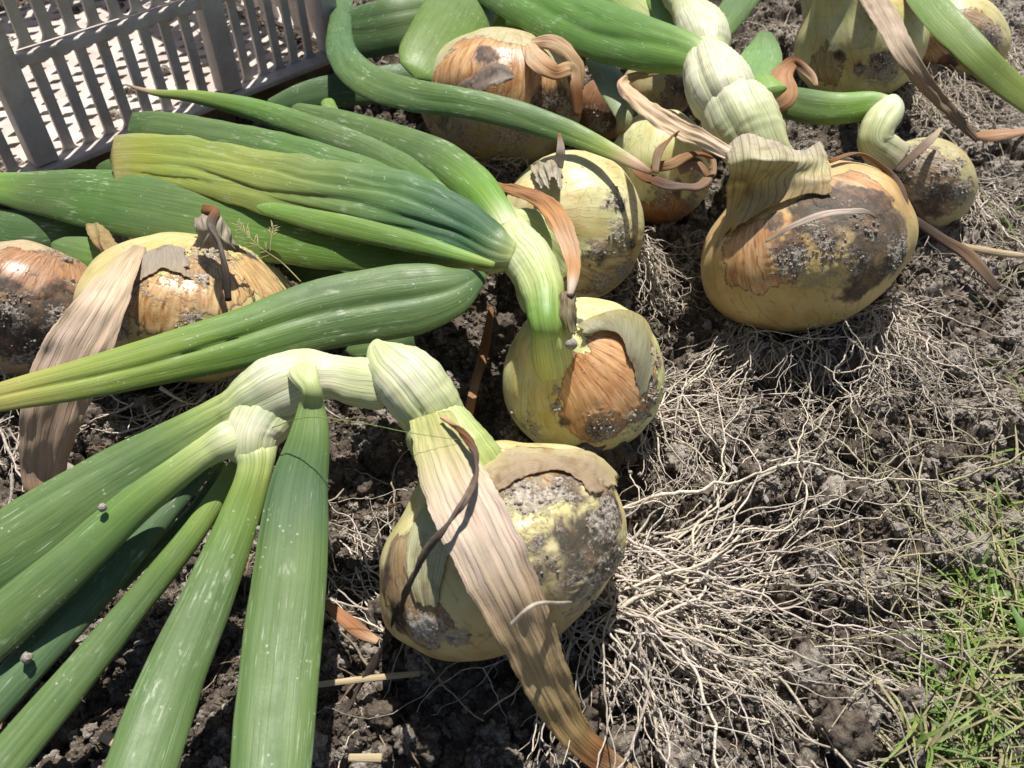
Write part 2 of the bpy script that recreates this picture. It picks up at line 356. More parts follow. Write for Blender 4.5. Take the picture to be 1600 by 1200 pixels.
# loose crumbs: geometry-nodes instances of three lumpy crumbs
def crumbs(name, P, S, dryv, label):
    n = len(P); me = bpy.data.meshes.new(name); me.vertices.add(n); me.vertices.foreach_set('co', P.astype(np.float32).ravel())
    for k, a in (('size', S), ('dry', dryv)):
        q = me.attributes.new(k, 'FLOAT', 'POINT'); q.data.foreach_set('value', np.asarray(a, np.float32))
    q = me.attributes.new('turn', 'FLOAT_VECTOR', 'POINT'); q.data.foreach_set('vector', RNG.uniform(0, 6.28, (n, 3)).astype(np.float32).ravel())
    me.materials.append(M_CRUMB)
    o = bpy.data.objects.new(name, me); COL.objects.link(o); tag(o, label, 'soil', kind='stuff')
    ng = bpy.data.node_groups.new(name, 'GeometryNodeTree')
    ng.interface.new_socket('Geometry', in_out='INPUT', socket_type='NodeSocketGeometry'); ng.interface.new_socket('Geometry', in_out='OUTPUT', socket_type='NodeSocketGeometry')
    N, L = ng.nodes, ng.links; gi = N.new('NodeGroupInput'); go = N.new('NodeGroupOutput')
    jn = N.new('GeometryNodeGeometryToInstance')
    for v in range(4):
        ico = N.new('GeometryNodeMeshIcoSphere'); ico.inputs['Subdivisions'].default_value = 4; ico.inputs['Radius'].default_value = 1
        sp = N.new('GeometryNodeSetPosition'); no = N.new('ShaderNodeTexNoise'); no.noise_dimensions = '4D'
        no.inputs['Scale'].default_value = 1.5; no.inputs['Detail'].default_value = 3.5; no.inputs['Roughness'].default_value = .62; no.inputs['W'].default_value = 3.1 * v + .7
        sub = N.new('ShaderNodeMath'); sub.operation = 'SUBTRACT'; sub.inputs[1].default_value = .52
        mu = N.new('ShaderNodeMath'); mu.operation = 'MULTIPLY'; mu.inputs[1].default_value = 2.6
        nm = N.new('GeometryNodeInputNormal'); vm = N.new('ShaderNodeVectorMath'); vm.operation = 'SCALE'
        L.new(no.outputs[0], sub.inputs[0]); L.new(sub.outputs[0], mu.inputs[0]); L.new(nm.outputs[0], vm.inputs[0]); L.new(mu.outputs[0], vm.inputs['Scale'])
        L.new(ico.outputs[0], sp.inputs['Geometry']); L.new(vm.outputs[0], sp.inputs['Offset'])
        ss = N.new('GeometryNodeSetShadeSmooth'); L.new(sp.outputs[0], ss.inputs[0])
        sm = N.new('GeometryNodeSetMaterial'); sm.inputs['Material'].default_value = M_CRUMB; L.new(ss.outputs[0], sm.inputs[0])
        L.new(sm.outputs[0], jn.inputs[0])
    ip = N.new('GeometryNodeInstanceOnPoints'); ip.inputs['Pick Instance'].default_value = True
    def na(nm_, ty):
        q = N.new('GeometryNodeInputNamedAttribute'); q.data_type = ty; q.inputs['Name'].default_value = nm_; return q.outputs['Attribute']
    ri = N.new('FunctionNodeRandomValue'); ri.data_type = 'INT'; ri.inputs[4].default_value = 0; ri.inputs[5].default_value = 3
    L.new(gi.outputs[0], ip.inputs['Points']); L.new(jn.outputs[0], ip.inputs['Instance'])
    L.new(ri.outputs[2], ip.inputs['Instance Index'])
    er = N.new('FunctionNodeEulerToRotation'); L.new(na('turn', 'FLOAT_VECTOR'), er.inputs[0]); L.new(er.outputs[0], ip.inputs['Rotation'])
    L.new(na('size', 'FLOAT'), ip.inputs['Scale']); L.new(ip.outputs[0], go.inputs[0])
    mo = o.modifiers.new('scatter', 'NODES'); mo.node_group = ng
    return o
def scatter_ground(n, s0, s1, pw=2.5):
    # denser near the camera, everywhere in view
    y = .08 + (1.05 - .08) * RNG.random(n) ** 1.35; x = RNG.uniform(-1, 1, n) * (.2 + .5 * y)
    s = s0 + (s1 - s0) * RNG.random(n) ** pw
    z = gh(x, y) + s * RNG.uniform(-.2, .5, n)
    d = np.clip(dryness(x, y) + RNG.normal(0, .16, n) + .12, 0, 1)
    return np.stack([x, y, z], 1), s, d
ROOT_SOIL = []

# ------------------------------------------------------------------ sweeps: leaves, stems, straps
G1 = (.118, .192, .062); G2 = (.078, .148, .050); GB = (.095, .168, .074); GY = (.27, .34, .07); GL = (.20, .34, .07)
PALE = (.58, .61, .35); PALE2 = (.46, .53, .22); WHT = (.68, .67, .48)
TAN = (.54, .37, .22); PINK = (.62, .50, .38); BRN = (.20, .095, .04); OR = (.42, .17, .05); DK = (.06, .045, .035); STRAW = (.5, .4, .25); YEL = (.42, .35, .1)
_sd = [100]
def sweep(name, ctrl, mat, parent=None, nv=40, thin=.74, seg=.0022, creases=(), lump=.03, corr=0, edge=0, ribs=0, tip0=0, tip1=0, twist=0, label=None, vein=None, origin=None):
    """ctrl rows: px, py, height_cm, width_px, flatness, colour [, vein]"""
    _sd[0] += 1; sdn = _sd[0]
    rows = []
    for c in ctrl:
        p = at(c[0], c[1], c[2] / 100); s = scale_at(p)
        vn = c[6] if len(c) > 6 else 0.0
        rows.append([*p, c[3] * s, c[4], *c[5], vn])
    rows = np.array(rows); L0 = np.linalg.norm(np.diff(rows[:, :3], axis=0), axis=1).sum()
    nu = int(min(240, max(16, L0 / seg)))
    S = crom(rows, nu); P = S[:, :3]; W = np.maximum(S[:, 3], .0004); FL = np.clip(S[:, 4] * (thin if name in ('leaf', 'onion_leaf') else 1), .03, 1.4)
    isleaf = name in ('leaf', 'onion_leaf'); C = np.clip(S[:, 5:8], .01, .9); VN = np.clip(S[:, 8], 0, 1)
    s = np.concatenate([[0], np.cumsum(np.linalg.norm(np.diff(P, axis=0), axis=1))]); L = s[-1]
    if tip0: W = W * np.sqrt(np.clip(s / tip0, .0004, 1))
    if tip1: W = W * np.sqrt(np.clip((L - s) / tip1, .0004, 1))
    T = unit(np.gradient(P, axis=0)); Vw = unit(CP - P)
    Vw = unit(Vw * .8 + np.array([0, 0, .35]))
    Sd = unit(np.cross(T, Vw)); N = unit(np.cross(Sd, T))
    if twist:
        tw = np.linspace(0, twist, nu)[:, None] + .4 * noise(np.stack([s * 60, s * 0 + sdn], -1), 5)[:, None]
        Sd, N = Sd * np.cos(tw) + N * np.sin(tw), N * np.cos(tw) - Sd * np.sin(tw)
    a = -math.pi / 2 + np.linspace(0, 2 * math.pi, nv + 1)
    A, U = np.meshgrid(a, s); rad = np.ones_like(A)
    if lump:
        rad += lump * noise(np.stack([U * 45, np.cos(A) * 1.1 + sdn * 3.1, np.sin(A) * 1.1], -1), sdn)
        rad += lump * .18 * noise(np.stack([U * 150, np.cos(A) * 2.6 + sdn, np.sin(A) * 2.6], -1), sdn + 1)
    for ang, dep, wd in creases:
        wander = R(ang) + .25 * noise(np.stack([s * 14, s * 0 + ang], -1), sdn + 5)
        env = .75 + .5 * noise(np.stack([s * 18, s * 0 + ang + 9], -1), sdn + 6)
        fade = np.clip(np.minimum(s, L - s) / (.12 * L), 0, 1)
        dd = (A - wander[:, None] + math.pi) % (2 * math.pi) - math.pi
        rad -= dep * (env * fade)[:, None] * np.exp(-(np.abs(dd) / wd) ** 1.3)
    if ribs:
        rad += ribs * .012 * np.cos(A * 26 + 3 * noise(np.stack([U * 20, A], -1), sdn))
    ex = np.cos(A); ey = np.sin(A)
    ex = np.sign(ex) * np.abs(ex) ** .9
    pw = VN[:, None]
    if isleaf: ey = np.sign(ey) * np.abs(ey) ** (1 + .3 * (1 - pw))
    if isleaf or name == 'stem':
        rad += .030 * pw * noise(np.stack([U * 330, np.cos(A) * 1.4 + sdn, np.sin(A) * 1.4], -1), sdn + 11) + .035 * pw * noise(np.stack([U * 110, np.cos(A) * 1.1 + sdn, np.sin(A) * 1.1], -1), sdn + 12)
    wx = W[:, None] / 2 * np.ones_like(A)
    if edge:
        wx = wx * (1 + edge * noise(np.stack([U * 90, np.sign(ex) * 4 + sdn], -1), sdn + 2) + edge * .5 * noise(np.stack([U * 400, np.sign(ex) * 7.], -1), sdn + 3))
    off = Sd[:, None] * (ex * rad * wx)[..., None] + N[:, None] * (ey * rad * wx * FL[:, None])[..., None]
    if corr:
        xm = ex * wx
        cz = corr * (noise(np.stack([U * 26, xm * 260, U * 0 + sdn], -1), sdn + 4) + .3 * noise(np.stack([U * 70, xm * 760, U * 0], -1), sdn + 7) + 1.3 * noise(np.stack([U * 70, xm * 90, U * 0 + 3], -1), sdn + 8))
        off = off + N[:, None] * cz[..., None]
    Vt = P[:, None] + off
    circ = W.mean() * 2.6
    uv = np.stack([U + sdn * .37, (A + math.pi / 2) / (2 * math.pi) * circ + sdn * .113, U * 0 + sdn * 7.7], -1)
    Cc = np.repeat(C[:, None], nv + 1, 1); Vv = np.repeat(VN[:, None], nv + 1, 1)
    n = nu * (nv + 1); Vt = Vt.reshape(-1, 3); capv = np.stack([P[0] - T[0] * W[0] * .12, P[-1] + T[-1] * W[-1] * .12])
    i = np.arange(nv)
    f3 = np.concatenate([np.stack([i, i + 1, np.full(nv, n)], 1), np.stack([(nu - 1) * (nv + 1) + i + 1, (nu - 1) * (nv + 1) + i, np.full(nv, n + 1)], 1)])
    att = {'uvp': np.concatenate([uv.reshape(-1, 3), uv[[0, -1], 0]]), 'Col': np.concatenate([Cc.reshape(-1, 3), C[[0, -1]]]),
           'vein': np.concatenate([Vv.ravel(), VN[[0, -1]]])}
    fq = grid_faces(nu, nv + 1)[:, ::-1]
    o = mk(name, np.concatenate([Vt, capv]), [fq, f3[:, ::-1]], mat, parent, att, origin=origin)
    if label: o['label'] = label
    return o

def sheet(name, G, cols, mat, parent, label=None, res=70, ripple=.0012, jag=.12, thick=.00025, origin=None, on=None, vl=.22, swap=False):
    """thin torn skin: G[row][col]=(px,py,cm); rows run along the fibres"""
    _sd[0] += 1; sdn = _sd[0]
    if on is None: A = np.array([[np.append(at(*p[:2], p[2] / 100), 0) for p in row] for row in G])
    else:            # third value = millimetres above the surface of that bulb
        sx, sy, sz = project(on)
        def pt(p):
            if len(p) > 3: return np.append(at(p[0], p[1], p[2] / 100), 0)
            d = (sx - p[0]) ** 2 + (sy - p[1]) ** 2; near = d < d.min() + 36; z = sz[near].min() - p[2] / 1000
            return np.append(CP + z * (CF + (p[0] - 800) / F_PX * CR - (p[1] - 600) / F_PX * CU), 0)
        A = np.array([[pt(p) for p in row] for row in G])
    Cc = np.array(cols, float)
    B = np.array([crom(r_, res) for r_ in A]); D = np.stack([crom(B[:, k], res) for k in range(res)], 1)[..., :3]
    u = np.linspace(0, 1, res); U, W_ = np.meshgrid(u, u, indexing='ij')
    nrm = unit(np.cross(np.gradient(D, axis=0), np.gradient(D, axis=1)))
    if np.mean(np.sum(nrm * (CP - D), -1)) < 0: nrm = -nrm
    D = D + nrm * (ripple * (noise(np.stack([U * 2.2, W_ * 5, U * 0 + sdn], -1), sdn) + .35 * noise(np.stack([U * 3, W_ * 22, U * 0], -1), sdn + 1)))[..., None]
    k = U * (len(Cc) - 1); i = np.clip(k.astype(int), 0, len(Cc) - 2); C = Cc[i] * (1 - (k - i))[..., None] + Cc[i + 1] * (k - i)[..., None]
    # ragged outline: pull borders inwards unevenly
    e = lambda s_, q: jag * (.6 + .9 * noise(np.stack([q * 5, q * 0 + s_ + .5], -1), sdn + 3) + .4 * noise(np.stack([q * 16, q * 0 + s_ + 5.5], -1), sdn + 4))
    keep = (U > 0.0) & (U < 1 - e(2., W_)) & (W_ > e(3., U) * .6) & (W_ < 1 - e(4., U) * .6)
    uv = (np.stack([U + sdn, W_ * 1.4, U * 0 + sdn], -1) if swap else np.stack([W_ + sdn, U * 1.0, U * 0 + sdn], -1)).reshape(-1, 3)
    V0 = D.reshape(-1, 3); V1 = (D - nrm * thick).reshape(-1, 3); n = len(V0)
    f = grid_faces(res, res); kq = keep.ravel(); f = f[kq[f].all(1)]
    ed = np.concatenate([f[:, [0, 1]], f[:, [1, 2]], f[:, [2, 3]], f[:, [3, 0]]]); key = set(map(tuple, ed.tolist()))
    bd = np.array([q for q in map(tuple, ed.tolist()) if (q[1], q[0]) not in key])
    side = np.stack([bd[:, 1], bd[:, 0], bd[:, 0] + n, bd[:, 1] + n], 1)
    o = mk(name, np.concatenate([V0, V1]), [f, f[:, ::-1] + n, side], mat, parent,
           {'uvp': np.concatenate([uv, uv]), 'Col': np.tile(C.reshape(-1, 3), (2, 1)), 'vein': np.full(2 * n, vl)}, origin=origin)
    if label: o['label'] = label
    return o

# small faceted lumps joined into one mesh (soil stuck to bulbs)
def ico_base():
    import bmesh
    bm = bmesh.new(); bmesh.ops.create_icosphere(bm, subdivisions=2, radius=1)
    v = np.array([x.co[:] for x in bm.verts]); f = np.array([[q.index for q in p.verts] for p in bm.faces]); bm.free(); return v, f
ICV, ICF = ico_base()
def lumps(name, P, S, parent, dry=1.0, label=None):
    Vs, Fs, n = [], [], 0
    for p, s in zip(P, S):
        d = 1 + .45 * noise(ICV * 1.6 + RNG.uniform(0, 90, 3), 3)
        q = ICV * d[:, None] * RNG.uniform(.6, 1.15, 3) * s + p
        Vs.append(q); Fs.append(ICF + n); n += len(q)
    V = np.concatenate(Vs)
    o = mk(name, V, np.concatenate(Fs), M_SOIL, parent, {'dry': np.full(len(V), dry)}); o['kind'] = 'stuff'
    if label: o['label'] = label
    return o

# ------------------------------------------------------------------ bulbs
def bulb(parent, cx, cy, h, axis, Rp, Lp, base, skin, skin_p=(), dark_p=(), dirt_p=(), seed=1, res=(220, 150), neck=.25, bumps=.03, creases=(), bias=(-.6, -.8, -.42), crumbs_n=120, grad=None):
    c = at(cx, cy, h / 100); sc = scale_at(c); Rr, L = Rp * sc, Lp * sc
    vd = unit(CP - c); right = unit(np.cross(CU, vd)) if False else CR; up = unit(np.cross(vd, right)); 
    ax = unit(axis[0] * right + axis[1] * up + axis[2] * vd)
    e1 = unit(np.cross(ax, up if abs(np.dot(ax, up)) < .95 else right)); e2 = np.cross(ax, e1)
    nu, nv = res
    ph = np.linspace(0, 2 * math.pi, nu + 1); th = np.linspace(.03, math.pi - .02, nv)
    TH, PH = np.meshgrid(th, ph, indexing='ij')
    rad = Rr * np.sin(TH) ** .92; axl = L * np.cos(TH) + L * neck * np.exp(-(TH / .34) ** 2) - L * .1 * np.exp(-((math.pi - TH) / .25) ** 2)
    rad = rad + Rr * .10 * np.exp(-((TH - .2) / .22) ** 2)
    D = np.stack([np.sin(TH) * np.cos(PH), np.sin(TH) * np.sin(PH), np.cos(TH)], -1)
    rad = rad * (1 + bumps * 1.6 * noise(D * 1.3 + seed * 5.3, seed) + bumps * .5 * noise(D * np.array([4, 4, 1.5]) + seed, seed + 2))
    rad = rad * (1 + .010 * noise(np.stack([np.cos(PH) * 4.5, np.sin(PH) * 4.5, TH * .6 + seed], -1), seed + 5) + .004 * noise(np.stack([np.cos(PH) * 11, np.sin(PH) * 11, TH * 1.2 + seed], -1), seed + 6))
    for p0, dep, wd in creases:
        dd = (PH - R(p0) + math.pi) % (2 * math.pi) - math.pi
        rad = rad * (1 - dep * np.exp(-(dd / wd) ** 2) * np.sin(TH) ** .5)
    V = c + (rad * np.cos(PH))[..., None] * e1 + (rad * np.sin(PH))[..., None] * e2 + axl[..., None] * ax
    Vf = V.reshape(-1, 3)
    nrm = unit(np.cross(np.gradient(V, axis=1), np.gradient(V, axis=0))).reshape(-1, 3)
    if np.mean(np.sum(nrm * (Vf - c), -1)) < 0: nrm = -nrm
    px, py, z = project(Vf); vis = np.sum(nrm * (CP - Vf), -1) > 0
    def mask(ps, b):
        m = np.full(len(Vf), b)
        for q in ps:
            d = (px - q[0]) ** 2 + (py - q[1]) ** 2 + np.where(vis, 0, 1e9); k = int(np.argmin(d))
            dist = np.linalg.norm(Vf - Vf[k], axis=1) / (q[2] * sc)
            m = np.maximum(m, (q[3] if len(q) > 3 else .9) * (1 - dist))
        return m
    low = .12 * fbm(Vf * 60 + seed, 3, seed + 9)
    ms, md, mi = mask(skin_p, bias[0]) + low, mask(dark_p, bias[1]) + low, mask(dirt_p, bias[2]) + low
    under = np.clip((.012 - Vf[:, 2]) / .012, 0, 1); mi = mi + under * .5
    # torn outer skin stands proud of the scale below, caked soil prouder still
    lift = .0004 * np.clip(ms * 6, 0, 1) + .0007 * np.clip((mi + .1 * noise(Vf * 400, 3)) * 3, 0, 1) * (.5 + .8 * noise(Vf * 520, 5))
    Vd = Vf + nrm * lift[:, None]
    b0 = np.array(base); bc = np.tile(b0, (len(Vf), 1))
    if grad is not None:
        t = np.clip(.5 + .5 * np.cos(TH.ravel()) * 1.1 + .25 * fbm(Vf * 40, 2, seed), 0, 1)[:, None]; bc = bc * t + np.array(grad) * (1 - t)
    uv = np.stack([PH / (2 * math.pi) + seed * .0, TH, TH * 0 + seed * 3.7], -1).reshape(-1, 3)
    att = {'uvp': uv, 'base_col': bc, 'skin_col': np.tile(np.array(skin), (len(Vf), 1)), 'm_skin': ms, 'm_dark': md, 'm_dirt': mi}
    F = grid_faces(nv, nu + 1)
    n = len(Vf)
    V2 = np.concatenate([Vd, [V[0].mean(0)], [V[-1].mean(0)]]); i = np.arange(nu)
    f3 = np.concatenate([np.stack([i + 1, i, np.full(nu, n)], 1), np.stack([(nv - 1) * (nu + 1) + i, (nv - 1) * (nu + 1) + i + 1, np.full(nu, n + 1)], 1)])
    for k in att: att[k] = np.concatenate([att[k], att[k][:1], att[k][-1:]])
    # outward winding test
    a, b_, c_ = Vd[F[:, 0]], Vd[F[:, 1]], Vd[F[:, 2]]
    if np.mean(np.sum(np.cross(b_ - a, c_ - a) * (a - c), 1)) < 0: F = F[:, ::-1]; f3 = f3[:, ::-1]
    o = mk('bulb', V2, [F, f3], M_BULB, parent, att)
    if crumbs_n:
        wgt = np.clip(mi + .35 * noise(Vf * 150, 4) + .1, 0, 1) ** 2 * np.sin(TH.ravel()); wgt[~vis] *= .3; wgt /= wgt.sum()
        k = RNG.choice(len(Vf), crumbs_n, p=wgt)
        s = .00025 + .0010 * RNG.random(crumbs_n) ** 3.5
        lumps('stuck_soil', Vd[k] + nrm[k] * s[:, None] * .3, s, o)
    return Vd

# ------------------------------------------------------------------ roots
def tube_mesh(paths, nside=5):
    Vs, Fs, Cs, n = [], [], [], 0
    a = np.arange(nside) * 2 * math.pi / nside
    for P, r, col in paths:
        T = unit(np.gradient(P, axis=0)); S = unit(np.cross(T, np.array([.3, .2, 1.]))); N = np.cross(S, T)
        V = P[:, None] + (S[:, None] * np.cos(a)[None, :, None] + N[:, None] * np.sin(a)[None, :, None]) * r[:, None, None]
        m = len(P); i = np.arange(m - 1)[:, None] * nside; j = np.arange(nside)[None]; j2 = (j + 1) % nside
        Fs.append(np.stack([i + j, i + j2, i + nside + j2, i + nside + j], -1).reshape(-1, 4) + n)
        Vs.append(V.reshape(-1, 3)); Cs.append(np.tile(col, (m * nside, 1))); n += m * nside
    return np.concatenate(Vs), np.concatenate(Fs), np.concatenate(Cs)
RC = np.array([.60, .53, .44])
def walk(p, ang, L, r0, z_top, seg=.0035, wob=.28, fall=.35, r1=.3, curl=0):
    n = max(5, int(L / seg)); P = np.zeros((n, 3)); P[0] = p; x, y, z = p; bend = random.gauss(0, .018) + curl; ang0 = ang; dev = 0.0
    off = random.uniform(.0006, z_top)
    for k in range(1, n):
        ang0 += bend; dev = .72 * dev + random.gauss(0, wob * 1.5); ang = ang0 + dev
        if random.random() < .05: ang0 += random.gauss(0, .35)
        x += math.cos(ang) * seg; y += math.sin(ang) * seg
        tgt = float(gh(x, y)) + off + .002 * math.sin(k * .5 + off * 9000)
        z += (tgt - z) * fall * .5; z = max(z, float(gh(x, y)) + .0003)
        P[k] = (x, y, z)
    r = r0 * np.linspace(1, r1, n) * (1 + .25 * np.array([random.gauss(0, .5) for _ in range(n)]))
    return P, np.maximum(r, .00016), ang
def roots(parent, spx, targets, n, Lr, r=(.00025, .00075), z_top=.012, jit=.01, single=0, n_hair=2, wob=.15, lab=None):
    """spx=(px,py,cm) of the root plate; targets: (px,py,weight) the directions roots fan out to"""
    s = at(spx[0], spx[1], spx[2] / 100) if len(spx) == 3 and spx[0] > 3 else np.array(spx)
    wts = np.array([t[2] for t in targets], float); wts /= wts.sum(); mass, ones = [], []
    for k in range(n + single):
        t = targets[RNG.choice(len(targets), p=wts)]; q = at(t[0], t[1], 0)
        d = q - s; ang = math.atan2(d[1], d[0]) + random.gauss(0, .2)
        p = s + RNG.normal(0, jit, 3) * np.array([1, 1, .5]); p[2] = max(p[2], float(gh(p[0], p[1])) + .001)
        L = (Lr[0] * .5 + (Lr[1] - Lr[0] * .5) * random.random() ** 1.3) * min(1.4, max(.55, np.linalg.norm(d[:2]) / .1)); r0 = random.uniform(*r)
        P, rr, _ = walk(p, ang, L, r0, z_top, wob=wob); col = RC * random.uniform(.7, 1.2) * np.array([1, random.uniform(.94, 1.02), random.uniform(.88, 1.02)])
        (mass if k < n else ones).append((P, rr, col))
        for _ in range(n_hair):
            if len(P) < 8: continue
            i = random.randint(3, len(P) - 3); dd = P[i + 1] - P[i]
            H, hr, _ = walk(P[i], math.atan2(dd[1], dd[0]) + random.choice((-1, 1)) * random.uniform(.4, 1.2), random.uniform(.008, .04), .00032, .004, seg=.003, wob=.4)
            mass.append((H, hr, col))
        for q in P[3::3]:
            if random.random() < .42: ROOT_SOIL.append(q + RNG.normal(0, .0006, 3))
    V, F, C = tube_mesh(mass, 5); o = mk('root_mass', V, F, M_ROOT, parent, {'Col': C}); o['kind'] = 'stuff'
    for P, rr, col in ones:
        V, F, C = tube_mesh([(P, np.maximum(rr * 1.15, .0003), col * 1.05)], 6); mk('root', V, F, M_ROOT, parent, {'Col': C})
    return o

# =================================================================== THE CRATE
def build_crate():
    A = at(0, 279, .03); B = at(527, 75, .03); ex = unit(B - A); ex[2] = 0; ex = unit(ex)
    ez = np.array([0, 0, 1.])
    ey = unit(np.array([-ex[1], ex[0], 0]))                       # ey points away from the camera, into the crate
    LW, DP = .56, .36; org = B.copy(); org[2] = 0
    root = thing('plastic_crate', org, 'weathered grey plastic crate with slotted sides standing behind the onions at upper left', 'crate')
    def box(name, o_, vx, vy, vz, mat=M_CRATE, label=None):
        c = [o_ + a * vx + b * vy + e * vz for e in (0, 1) for b in (0, 1) for a in (0, 1)]
        f = [[0, 2, 3, 1], [4, 5, 7, 6], [0, 1, 5, 4], [2, 6, 7, 3], [0, 4, 6, 2], [1, 3, 7, 5]]
        ob = mk(name, np.array(c), np.array(f), mat, root, smooth=False)
        bv = ob.modifiers.new('bevel', 'BEVEL'); bv.width = .0012; bv.segments = 2
        if label: ob['label'] = label
        return ob
    def slat_shape(o_, vx, vz, vn, w, h, g, th=.0035):
        # web between two slots, flaring into the rails with round slot ends; g = slot width
        r = g / 2; k = 7; left = []
        for i in range(k + 1):
            a = math.pi / 2 * i / k; left.append((-r * (1 - math.sin(a)) + 0 - (0), r * (1 - math.cos(a)) - 0))
        pts = []
        lo = [(-r + r * math.sin(R(90) * i / k) if False else -r * math.cos(math.pi / 2 * i / k) * 1.0, r * (1 - math.sin(math.pi / 2 * (1 - i / k)))) for i in range(k + 1)]
        # concave fillet from (-r,0) to (0,r): circle centred on (-r, r)
        lo = [(-r + r * math.sin(math.pi / 2 * i / k), r - r * math.cos(math.pi / 2 * i / k)) for i in range(k + 1)]
        hi = [(x, h - y) for x, y in reversed(lo)]
        L_ = lo + hi
        n = len(L_)
        V = []
        for t in (0, 1):
            for x, y in L_: V.append(o_ + vx * x + vz * y + vn * th * t)
            for x, y in L_: V.append(o_ + vx * (w - x) + vz * y + vn * th * t)
        F = []
        for i in range(n - 1):
            F.append([i, n + i, n + i + 1, i + 1]); F.append([2 * n + i, 2 * n + i + 1, 3 * n + i + 1, 3 * n + i])
            F.append([i, i + 1, 2 * n + i + 1, 2 * n + i]); F.append([n + i, 3 * n + i, 3 * n + i + 1, n + i + 1])
        F.append([0, 2 * n, 3 * n, n]); F.append([n - 1, 2 * n - 1, 4 * n - 1, 3 * n - 1])
        return mk('slat', np.array(V), np.array(F), M_CRATE, root, smooth=False)
    # height of the first rail above the ledge, from where it shows
    ray = CF + (22 - 800) / F_PX * CR - (101 - 600) / F_PX * CU; tt = np.dot(B - CP, ey) / np.dot(ray, ey)
    TH = float((CP + ray * tt)[2] - B[2]) - .002; print('crate tier', TH)
    tiers = 2; RAIL = .010
    def wall(o_, vx, L, vz, vn, posts=None):
        # o_ right-hand bottom corner at ledge height, vx runs along, vn outwards
        if posts is None: posts = [0, L / 3, 2 * L / 3, L - .016]
        npost = len(posts); bw = .018
        z = 0
        box('ledge', o_ - vz * .004 - vn * .006, vx * L, vn * .022, vz * .005)
        for t in range(tiers):
            z0 = t * (TH + RAIL)
            for p in range(npost - 1):
                x0 = posts[p] + bw; x1 = posts[p + 1]; g = .0092; n = max(2, int(round((x1 - x0 - g) / .0172))); wd = ((x1 - x0) - g * (n + 1)) / n
                for k in range(n):
                    slat_shape(o_ + vx * (x0 + g + k * (wd + g)) + vz * (z0 + .001), vx, vz, -vn, wd, TH, g)
            box('rail', o_ + vz * (z0 + TH + .001) - vn * .0045, vx * L, vn * .011, vz * (RAIL - .002))
        for p in range(npost):
            box('post', o_ + vx * posts[p] - vn * .006 + vz * .002, vx * bw, vn * .016, vz * (tiers * (TH + RAIL) - .004))
        box('rim', o_ + vz * (tiers * (TH + RAIL)) - vn * .008, vx * (L + .01), vn * .022, vz * .014)
    wo = B.copy()
    zr = np.array([0, 0, 1.])
    u1 = np.dot(B - at(355, 140, .03), ex); u2 = np.dot(B - at(68, 252, .03), ex); print('posts', u1, u2)
    wall(wo, -ex, LW, ez, -ey, [0, u1 - .009, u2 - .009, 2 * u2 - u1 - .009] + ([LW - .018] if 2 * u2 - u1 < LW - .06 else []))
    # skirt under the ledge of the near wall
    box('skirt', wo + ey * .006 + np.array([0, 0, -.045]), -ex * LW, ey * .004, np.array([0, 0, .041]), M_SKIRT, 'brown strip under the ledge of the crate')
    e_lean = unit(zr * 2.1 - ex * .35)
    wall(wo + ey * .012 + ex * .004, ey, DP, e_lean, ex)
    wall(wo + ey * (DP + .03), -ex, LW, unit(zr * 2.1 - ey * .5), ey)
    wall(wo - ex * (LW + .004) + ey * .012, ey, DP, unit(zr * 2.1 + ex * .35), -ex)
    # floor: a lattice of staggered six-sided holes
    cw, ch = .0225, .0175; V, Fq = [], []
    nx_, ny_ = int(LW / cw), int(DP / ch)
    fo = wo + np.array([0, 0, -.016]) + ey * .014
    for lev in (0, 1):
        for j in range(ny_):
            for i in range(nx_ + 1):
                x0 = i * cw + (cw / 2 if j % 2 else 0) - cw / 2; y0 = j * ch
                cc = (x0 + cw / 2, y0 + ch / 2); hx, hy = .0074, .0048
                outer = [(x0, y0), (x0 + cw / 2, y0), (x0 + cw, y0), (x0 + cw, y0 + ch), (x0 + cw / 2, y0 + ch), (x0, y0 + ch)]
                inner = [(cc[0] - hx, cc[1] - .001), (cc[0], cc[1] - hy), (cc[0] + hx, cc[1] - .001), (cc[0] + hx, cc[1] + .001), (cc[0], cc[1] + hy), (cc[0] - hx, cc[1] + .001)]
                b = len(V)
                for q in outer + inner: V.append(fo - ex * min(max(q[0], 0), LW) + ey * q[1] + np.array([0, 0, -.004 * lev]))
                for k in range(6):
                    k2 = (k + 1) % 6
                    Fq.append([b + k, b + k2, b + 6 + k2, b + 6 + k] if lev == 0 else [b + k, b + 6 + k, b + 6 + k2, b + k2])
                if lev == 0:
                    m = ny_ * (nx_ + 1) * 12
                    for k in range(6):
                        k2 = (k + 1) % 6; Fq.append([b + 6 + k, b + 6 + k2, b + 6 + k2 + m, b + 6 + k + m])
    mk('floor_grid', np.array(V), np.array(Fq), M_CRATE, root, smooth=False, )['label'] = 'sunlit pierced floor of the crate'
build_crate()

# =================================================================== ONION PLANTS
def plant(cx, cy, h, label):
    p = at(cx, cy, h / 100); p[2] = 0
    return thing('onion_plant', p, label, 'onion', 'pulled onions lying on the soil')

